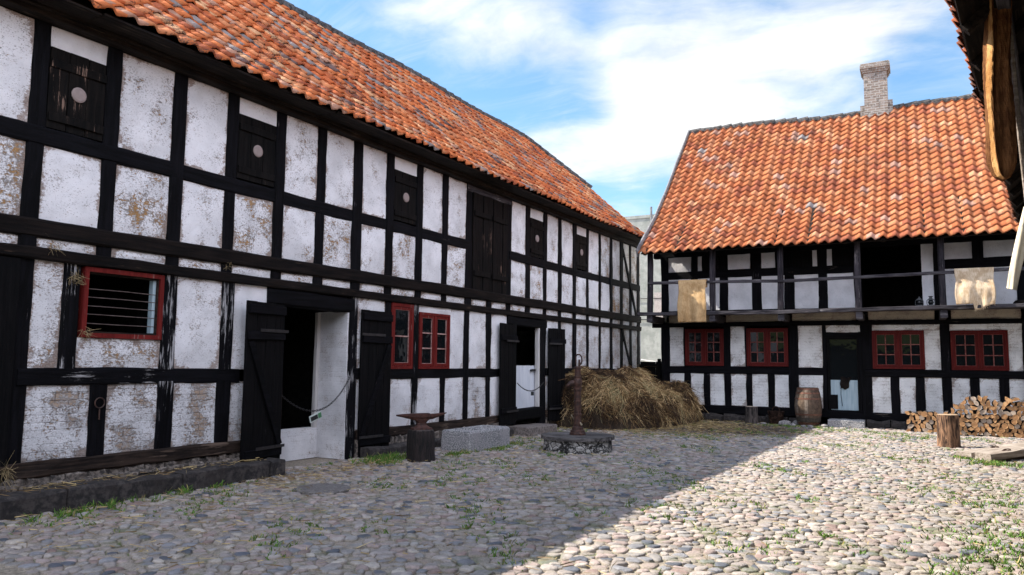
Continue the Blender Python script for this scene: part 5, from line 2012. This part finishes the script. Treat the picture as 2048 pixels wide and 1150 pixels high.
log_stump('chopping_block', -0.05, 16.93, 0.178, 0.605, 'bark_oak', 'stump_top', 'sunlit upright log with deeply furrowed bark used as a chopping block', 'chopping block', 3, 1.07)
log_stump('tree_stump', -4.47, 20.50, 0.15, 0.44, 'bark_dark', 'log_end_grey', 'short dark log standing upright between the hay heap and the basket', 'stump', 8, 1.06)

# basket
bk = thing('basket', 'dark wicker basket with two loop handles against the house wall', 'basket', (-3.90, 20.72, 0))
b = MB()
for k in range(15):
    t = k / 14
    z = 0.02 + 0.30 * t
    r_ = 0.145 + 0.055 * t
    pts = [((r_ + 0.008 * math.sin(j * 3.14159 + k * 3.14159)) * math.cos(6.2832 * j / 28), (r_ + 0.008 * math.sin(j * 3.14159 * 0.5 + k * 3.14159)) * math.sin(6.2832 * j / 28), z) for j in range(28)]
    b.tube(pts, 0.0125, 6, close=True)
for j in range(14):
    a = 6.2832 * j / 14
    b.tube([(0.145 * math.cos(a), 0.145 * math.sin(a), 0.0), (0.203 * math.cos(a), 0.203 * math.sin(a), 0.345)], 0.008, 5)
b.lathe([(0.14, 0.02), (0.01, 0.022)], 20)
b.build('weave', 'wicker', bk)
for s_ in (-1, 1):
    b = MB()
    b.tube([(0.09 * math.cos(6.2832 * k / 20) + 0.03 * s_, -0.14 * s_, 0.36 + 0.085 * math.sin(6.2832 * k / 20)) for k in range(11)], 0.012, 6)
    b.build('handle', 'wicker', bk, smooth=True)


def boulder(x, y, r_, label, seed, sq=0.6):
    q = random.Random(seed)
    b = MB()
    n, mm = 12, 7
    ph = [q.uniform(0, 6.28) for _ in range(6)]
    rings = []
    for k in range(mm + 1):
        th = math.pi * k / mm
        ring = []
        for j in range(n):
            a = 6.2832 * j / n
            rad = r_ * (1 + 0.16 * math.sin(2 * a + ph[0]) + 0.10 * math.sin(3 * a + 2 * th + ph[1]) + 0.08 * math.sin(4 * th + ph[2]))
            ring.append(b.vert((rad * math.sin(th) * math.cos(a) * 1.2, rad * math.sin(th) * math.sin(a), rad * math.cos(th) * sq)))
        rings.append(ring)
    for k in range(mm):
        for j in range(n):
            b.face((rings[k][j], rings[k + 1][j], rings[k + 1][(j + 1) % n], rings[k][(j + 1) % n]))
    o = b.build('field_stone', 'field_stone', smooth=True)
    o.location = (x, y, r_ * sq * 0.55)
    o.rotation_euler = (0, 0, q.uniform(0, 6))
    tag(o, label, 'stone', 'loose stones beside the barrel')


boulder(-3.62, 20.35, 0.14, 'largest loose grey stone lying in front of the basket', 1)
boulder(-3.40, 20.15, 0.09, 'rounded stone between the basket and the barrel foot', 2)
boulder(-3.36, 20.72, 0.10, 'dark bluish stone pushed against the left side of the barrel', 3, 0.8)
boulder(-3.14, 20.08, 0.065, 'small pale stone lying right in front of the barrel', 4)
boulder(-2.98, 20.06, 0.07, 'flat stone at the front right of the barrel foot', 5)
boulder(-2.70, 20.42, 0.085, 'stone between the barrel and the granite doorstep', 6)
boulder(-4.16, 20.40, 0.06, 'small brownish stone between the short log and the basket', 7)

b = MB()
p0, p1 = hl(-0.66, 0.28, 0.085), hl(0.16, 0.28, 0.085)
b.bar(p0, p1, 0.50, 0.20, (0, 0, 1), seg=7, jit=0.006, ch=0.10)
ds = b.build('door_step', 'granite')
tag(ds, 'grey granite doorstep below the glazed door of the gallery house', 'step')


# firewood: every split log is its own object, sharing a dozen meshes
def log_meshes():
    q = random.Random(12)
    out = []
    for v in range(12):
        b = MB()
        L = 0.36 + q.uniform(-0.03, 0.04)
        r_ = 0.058 + q.uniform(-0.008, 0.012)
        if v < 9:
            span = q.choice([1.2, 1.5, 2.0, 2.6, 3.14])
            k = 5
            pr = [(0.0 + q.uniform(-0.006, 0.006), 0.0)] + [(r_ * 1.5 * math.cos(-span / 2 + span * i / (k - 1)) * q.uniform(0.93, 1.05), r_ * 1.5 * math.sin(-span / 2 + span * i / (k - 1)) * q.uniform(0.93, 1.05)) for i in range(k)]
            cxm = sum(p[0] for p in pr) / len(pr)
            pr = [(p[0] - cxm, p[1]) for p in pr]
        else:
            pr = [(r_ * math.cos(6.2832 * i / 10) * q.uniform(0.92, 1.06), r_ * 0.92 * math.sin(6.2832 * i / 10) * q.uniform(0.92, 1.06)) for i in range(10)]
        n = len(pr)
        A = [b.vert((x, -L / 2 + q.uniform(-0.004, 0.004), z)) for x, z in pr]
        B = [b.vert((x * 0.97, L / 2, z * 0.97)) for x, z in pr]
        b.m = 0
        b.face(A)
        b.face(B[::-1])
        for j in range(n):
            b.m = 1 if (v >= 9 or 0 < j < n - 1) else 2
            b.face((A[j], B[j], B[(j + 1) % n], A[(j + 1) % n]))
        me_o = b.build('split_log', ['log_end' if v not in (4, 10) else 'log_end_grey', 'bark_dark', 'log_side'])
        out.append(me_o)
    return out


def firewood():
    protos = log_meshes()
    q = random.Random(33)
    used = set()
    MAINL = 'split firewood log stacked in the long woodpile under the right-hand windows'
    SIDEL = 'split firewood log in the low short stack left of the long woodpile'

    def put(x, y, z, label, group):
        k = q.randrange(len(protos))
        if k in used:
            o = protos[k].copy()
            sc.collection.objects.link(o)
        else:
            o = protos[k]
            used.add(k)
        o.location = (x, y, z)
        o.rotation_euler = (q.uniform(-0.05, 0.05), q.uniform(0, 6.28), q.uniform(-0.09, 0.09))
        s_ = q.uniform(0.82, 1.06)
        o.scale = (s_, 1, s_)
        tag(o, label, 'firewood', group)

    def top_main(x):
        return np.interp(x, [-0.25, 0.0, 0.12, 0.30, 0.42, 0.60, 0.72, 0.95, 1.15, 1.4, 1.6, 2.1], [0.40, 0.54, 0.66, 0.80, 0.85, 0.84, 0.78, 0.76, 0.82, 0.75, 0.79, 0.74])
    z = 0.06
    row = 0
    while z < 0.95:
        x = -0.12 + (0.06 if row % 2 else 0.0)
        while x < 1.85:
            if z < top_main(x) + 0.02:
                put(x + q.uniform(-0.012, 0.012), 19.98 + 0.12 * (x - 0) + q.uniform(-0.012, 0.012), z + q.uniform(-0.01, 0.01), MAINL, 'logs of the long woodpile')
            x += 0.112
        z += 0.094
        row += 1
    z = 0.05
    row = 0
    while z < 0.50:
        x = -0.86 + (0.06 if row % 2 else 0.0)
        while x < -0.22:
            if z < np.interp(x, [-0.9, -0.55, -0.2], [0.48, 0.50, 0.46]):
                put(x + q.uniform(-0.012, 0.012), 20.42 + q.uniform(-0.012, 0.012), z + q.uniform(-0.01, 0.01), SIDEL, 'logs of the short stack')
            x += 0.113
        z += 0.094
        row += 1
    for p in range(len(protos)):
        if p not in used:
            bpy.data.objects.remove(protos[p])


firewood()

# slab and plank hatch at the right edge
b = MB()
b.bar((0.24, 14.95, 0.0), (0.95, 15.35, 0.0), 0.62, 0.06, (0, 0, 1), seg=4, jit=0.008, ch=0.2)
slb = b.build('stone_slab', 'slab')
tag(slb, 'flat pinkish stone slab lying under the end of the plank hatch', 'slab')
hz_ = thing('plank_hatch', 'low weathered hatch of two thick planks at the right edge of the yard', 'hatch', (0.52, 14.62, 0.02), R(47))
for yo, L, th in ((0.0, 2.1, 0.11), (0.36, 2.1, 0.07)):
    b = MB()
    b.bar((0.0, yo + 0.14, 0.045), (L, yo + 0.14, 0.22), 0.29, th, (0, 0, 1), seg=9, jit=0.006, ch=0.12)
    b.build('plank', 'plank_pale', hz_)
b = MB()
b.bar((0.3, 0.16, 0.0), (2.0, 0.16, 0.06), 0.3, 0.12, (0, 0, 1), seg=4, jit=0.004)
b.build('bearer', 'timber_sill', hz_)
for (px0, py0, pz0) in ((0.50, 0.12, 0.15), (0.72, 0.52, 0.145)):
    b = MB()
    b.tube([(px0 + 0.05 * math.cos(6.2832 * k / 14), py0 + 0.05 * math.sin(6.2832 * k / 14), pz0 + 0.012 * math.cos(6.2832 * k / 14)) for k in range(14)], 0.008, 6, close=True)
    b.bar((px0 - 0.09, py0, pz0 - 0.008), (px0 - 0.02, py0, pz0 - 0.001), 0.03, 0.012, seg=1)
    b.build('ring_handle', 'rust_iron', hz_)


# sacking hung over the gallery rail
def drape(name, s0, s1, ztop, zbot, label, mt, seed, back=0.25, sw=0.03):
    q = random.Random(seed)
    nx, nz = 26, 34
    b = MB()
    ph = [q.uniform(0, 6.28) for _ in range(6)]
    H2 = ztop - zbot + back

    def pt(u, v, d=0):
        # v runs from the back hem over the rail to the front hem
        L = v * H2
        s = s0 + (s1 - s0) * u
        if L < back:
            z, off = ztop - (back - L), 1.015
        else:
            z, off = ztop - (L - back), 1.115
        e = abs(L - back)
        if e < 0.05:
            a = (L - back) / 0.05
            off = 1.065 + 0.05 * math.sin(a * math.pi / 2)
            z = ztop + 0.012 * math.cos(a * math.pi / 2)
        k = max(0, (L - back)) / max(0.01, H2 - back)
        off += 0.085 * min(1.0, k * 1.8)
        off += k * (0.030 * math.sin(u * 9 + ph[0] + 2 * k) + 0.022 * math.sin(u * 16 + ph[1] - 3 * k) + 0.010 * math.sin(u * 31 + ph[2] + 5 * k)) + 0.012 * math.sin(k * 9 + u * 3) * k
        s += 0.012 * math.sin(v * 11 + ph[3]) * (1 if u > 0.5 else -1) + k * 0.02 * (u - 0.5)
        if sw and v > 0.9:
            z -= (v - 0.9) * 10 * sw * (math.sin(u * 3.1) ** 2) * (1 if u > 0.45 else -0.15) * 2.2
        return hl(s, off + d, z)
    F = [[b.vert(pt(i / nx, j / nz, 0.004)) for i in range(nx + 1)] for j in range(nz + 1)]
    B = [[b.vert(pt(i / nx, j / nz, -0.003)) for i in range(nx + 1)] for j in range(nz + 1)]
    for j in range(nz):
        for i in range(nx):
            b.face((F[j][i], F[j + 1][i], F[j + 1][i + 1], F[j][i + 1]))
            b.face((B[j][i], B[j][i + 1], B[j + 1][i + 1], B[j + 1][i]))
    for i in range(nx):
        b.face((F[nz][i], B[nz][i], B[nz][i + 1], F[nz][i + 1]))
    for j in range(nz):
        b.face((F[j][0], B[j][0], B[j + 1][0], F[j + 1][0]))
        b.face((F[j][nx], F[j + 1][nx], B[j + 1][nx], B[j][nx]))
    # frayed threads along the lower hem
    if sw:
        for k in range(34):
            u = q.uniform(0.45, 1.0)
            p = Vector(pt(u, 1.0))
            e = p + Vector((q.uniform(-0.015, 0.015), q.uniform(-0.01, 0.01), -q.uniform(0.015, 0.045)))
            sd2 = Vector((0.0025, 0, 0))
            b.face([b.vert(v) for v in (p - sd2, p + sd2, e + sd2 * 0.5, e - sd2 * 0.5)])
    o = b.build(name, mt, smooth=True)
    tag(o, label, 'cloth', 'sacking hung over the gallery rail')


drape('burlap_sack', -4.19, -3.46, 3.715, 2.60, 'smooth tan sackcloth hung over the left end of the gallery rail', 'burlap', 2, 0.2, 0.0)
drape('burlap_sack', 2.17, 2.92, 3.72, 2.90, 'pale frayed sackcloth hung over the gallery rail near its right end', 'burlap_pale', 5, 0.2, 0.055)


# stable lanterns on the gallery floor
def lantern(s, label, closed):
    p = hl(s, 0.62, 2.893)
    o = thing('lantern', label, 'lantern', p, 0.3, 'stable lanterns on the gallery floor')
    b = MB()
    b.lathe([(0.075, 0.0), (0.08, 0.01), (0.08, 0.05), (0.05, 0.065)], 18)
    b.build('oil_tank', 'lantern_zinc', o)
    b = MB()
    b.lathe([(0.040, 0.065), (0.060, 0.10), (0.060, 0.13), (0.042, 0.17)], 18)
    b.build('lamp_glass', 'window_glass', o, smooth=True)
    b = MB()
    if closed:
        b.lathe([(0.045, 0.17), (0.058, 0.175), (0.05, 0.20), (0.03, 0.22), (0.012, 0.245), (0.012, 0.26)], 18)
    else:
        b.lathe([(0.045, 0.17), (0.058, 0.175), (0.05, 0.20), (0.032, 0.215), (0.034, 0.245), (0.05, 0.252), (0.05, 0.262)], 18)
    b.build('cap', 'lantern_zinc', o)
    b = MB()
    for sg in (-1, 1):
        b.tube([(sg * 0.07, 0, 0.03), (sg * 0.085, 0, 0.08), (sg * 0.085, 0, 0.16), (sg * 0.045, 0, 0.20)], 0.008, 6)
    b.build('side_tube', 'lantern_zinc', o)


lantern(1.44, 'dark stable lantern with a pointed cap, in front of the dark gallery doorway', True)
lantern(1.68, 'stable lantern with a flat cap, just left of the gallery post', False)
b = MB()
pt_ = hl(3.45, 0.55, 2.893)
pr = [(0.02, 0.13), (0.10, 0.115), (0.14, 0.07), (0.15, 0.02), (0.26, 0.012), (0.27, 0.0)]
b.lathe(pr[::-1], 22)
ht = b.build('felt_hat', 'black_cloth', smooth=True)
ht.location = pt_
tag(ht, 'dark rounded bundle lying on the gallery floor at the far right', 'bundle')
# dark cloth caught on the glazed door
b = MB()
g = []
for j in range(9):
    row = []
    for i in range(7):
        u, v = i / 6, j / 8
        row.append(b.vert(hl(-0.40 + 0.19 * u + 0.05 * (1 - v) * (u + 0.3) + 0.01 * math.sin(v * 9), -0.012 + 0.012 * math.sin(u * 9 + v * 4), 1.22 - 0.29 * v + 0.02 * math.sin(u * 8))))
    g.append(row)
for j in range(8):
    for i in range(6):
        b.face((g[j][i], g[j + 1][i], g[j + 1][i + 1], g[j][i + 1]))
b.tube([hl(-0.38, -0.02, 0.96), hl(-0.385, -0.02, 0.8), hl(-0.37, -0.02, 0.6), hl(-0.36, -0.02, 0.5)], 0.006, 5)
dc = b.build('dark_rag', 'black_cloth', smooth=True)
tag(dc, 'dark rag with a trailing cord hanging on the glazed door', 'cloth')


# chains across the two barn doorways
def chain(name, pts, label, sign):
    P = [Vector(p) for p in pts]
    # catenary-like curve through three given points
    n = 64
    cv_ = []
    for k in range(n + 1):
        t = k / n
        a = P[0].lerp(P[1], t).lerp(P[1].lerp(P[2], t), t)
        cv_.append(a)
    tot = sum((cv_[k + 1] - cv_[k]).length for k in range(n))
    step = 0.034
    b = MB()
    d, k, acc_ = 0.0, 0, 0.0
    flip = 0
    while acc_ < tot:
        # locate
        s = acc_
        for k in range(n):
            l = (cv_[k + 1] - cv_[k]).length
            if s <= l:
                break
            s -= l
        c = cv_[k].lerp(cv_[k + 1], s / max(l, 1e-6))
        t = (cv_[k + 1] - cv_[k]).normalized()
        up = Vector((1, 0, 0)) if flip else Vector((0, 0, 1))
        x = (up - t * up.dot(t)).normalized()
        b.tube([c + t * (0.024 * math.cos(6.2832 * j / 8)) + x * (0.012 * math.sin(6.2832 * j / 8)) for j in range(8)], 0.0045, 4, close=True)
        flip = 1 - flip
        acc_ += step
    o = b.build(name, 'black_iron')
    tag(o, label, 'chain', 'chains across the barn doorways')
    return o, cv_


# left doorway: chain with green and white sign; the right doorway has a small dark tag
ch1, c1 = chain('barrier_chain', [(-8.06, 7.80, 1.02), (-8.04, 8.60, 0.44), (-8.06, 9.18, 1.23)], 'sagging iron chain across the wide left barn doorway, with a green and white tag', True)
ch2, c2 = chain('barrier_chain', [(-7.99, 14.42, 1.06), (-7.98, 15.02, 0.72), (-7.99, 15.62, 1.06)], 'iron chain across the half-door of the barn, with a small dark tag', True)


def sign_on(parent, p, d, wd, ht, stripe):
    d = Vector(d).normalized()
    up = Vector((0, 0, 1))
    up = (up - d * up.dot(d)).normalized()
    nrm = d.cross(up)
    if nrm.x < 0:
        nrm = -nrm
    p = Vector(p)
    for nm, mt, wa, wb, ha, hb, off in stripe:
        b = MB()
        c = [p + d * (wd * a) + up * (ht * h) + nrm * off for a, h in ((wa, ha), (wb, ha), (wb, hb), (wa, hb))]
        e = [q - nrm * 0.006 for q in c]
        I, J = [b.vert(v) for v in c], [b.vert(v) for v in e]
        b.face(I)
        b.face(J[::-1])
        for k in range(4):
            b.face((J[k], J[(k + 1) % 4], I[(k + 1) % 4], I[k]))
        b.build(nm, mt, parent)


sign_on(ch1, (-8.02, 8.42, 0.735), (0.0, 1.0, 0.30), 0.24, 0.10, [('tag_plate', 'sign_white', -0.5, 0.5, -1.0, 0.0, 0.006), ('tag_field', 'sign_black', -0.42, 0.16, -0.82, -0.2, 0.0135), ('tag_stripe', 'sign_green', 0.22, 0.48, -0.85, -0.15, 0.0135)])
sign_on(ch2, (-7.96, 15.03, 0.875), (0, 1, 0), 0.13, 0.085, [('tag_plate', 'sign_black', -0.5, 0.5, -1.0, 0.0, 0.004)])

# ring on the barn post
b = MB()
b.tube([(-8.055, 5.165 + 0.055 * math.cos(6.2832 * k / 16), 1.02 + 0.055 * math.sin(6.2832 * k / 16)) for k in range(16)], 0.007, 6, close=True)
b.tube([(-8.06, 5.17, 0.965), (-8.055, 5.168, 0.84)], 0.008, 6)
rg_ = b.build('tether_ring', 'rust_iron')
tag(rg_, 'rusty iron tether ring on the short black post low on the barn', 'ring')
# wisps of straw caught in the timber
wr_ = np.random.default_rng(3)
wisps = [((-8.05, 4.80, 2.36), 60, 0.12), ((-8.03, 4.55, 2.66), 30, 0.10), ((-8.04, 4.95, 1.78), 40, 0.12), ((-8.03, 6.78, 2.70), 14, 0.08), ((-7.9, 4.15, 0.42), 60, 0.18)]
for i, (p, n, L) in enumerate(wisps):
    P = np.array(p) + wr_.normal(0, 0.03, (n, 3)) * (0.4, 1, 1)
    Dv = wr_.normal(0, 1, (n, 3)) + (0.3, 0.4, -0.9)
    Dv /= np.linalg.norm(Dv, axis=1)[:, None]
    C = np.array([[0.36, 0.27, 0.14]]) * wr_.uniform(0.5, 1.1, (n, 1))
    V, F, CC = ribbons(P, Dv, wr_.uniform(0.4, 1, n) * L, np.full(n, 0.004), wr_.normal(0, 0.02, (n, 3)), C, wr_)
    o = np_mesh('straw_wisp', V, F, CC, 'straw')
    tag(o, ['wisp of straw stuck on the post left of the barred window', 'wisp of straw caught between the beams above the far left panel', 'wisp of straw on the lower left corner of the barred window', 'few straws hanging off the lower beam right of the barred window', 'straw caught at the foot of the far left barn post'][i], 'straw wisp', 'wisps of straw on the barn')
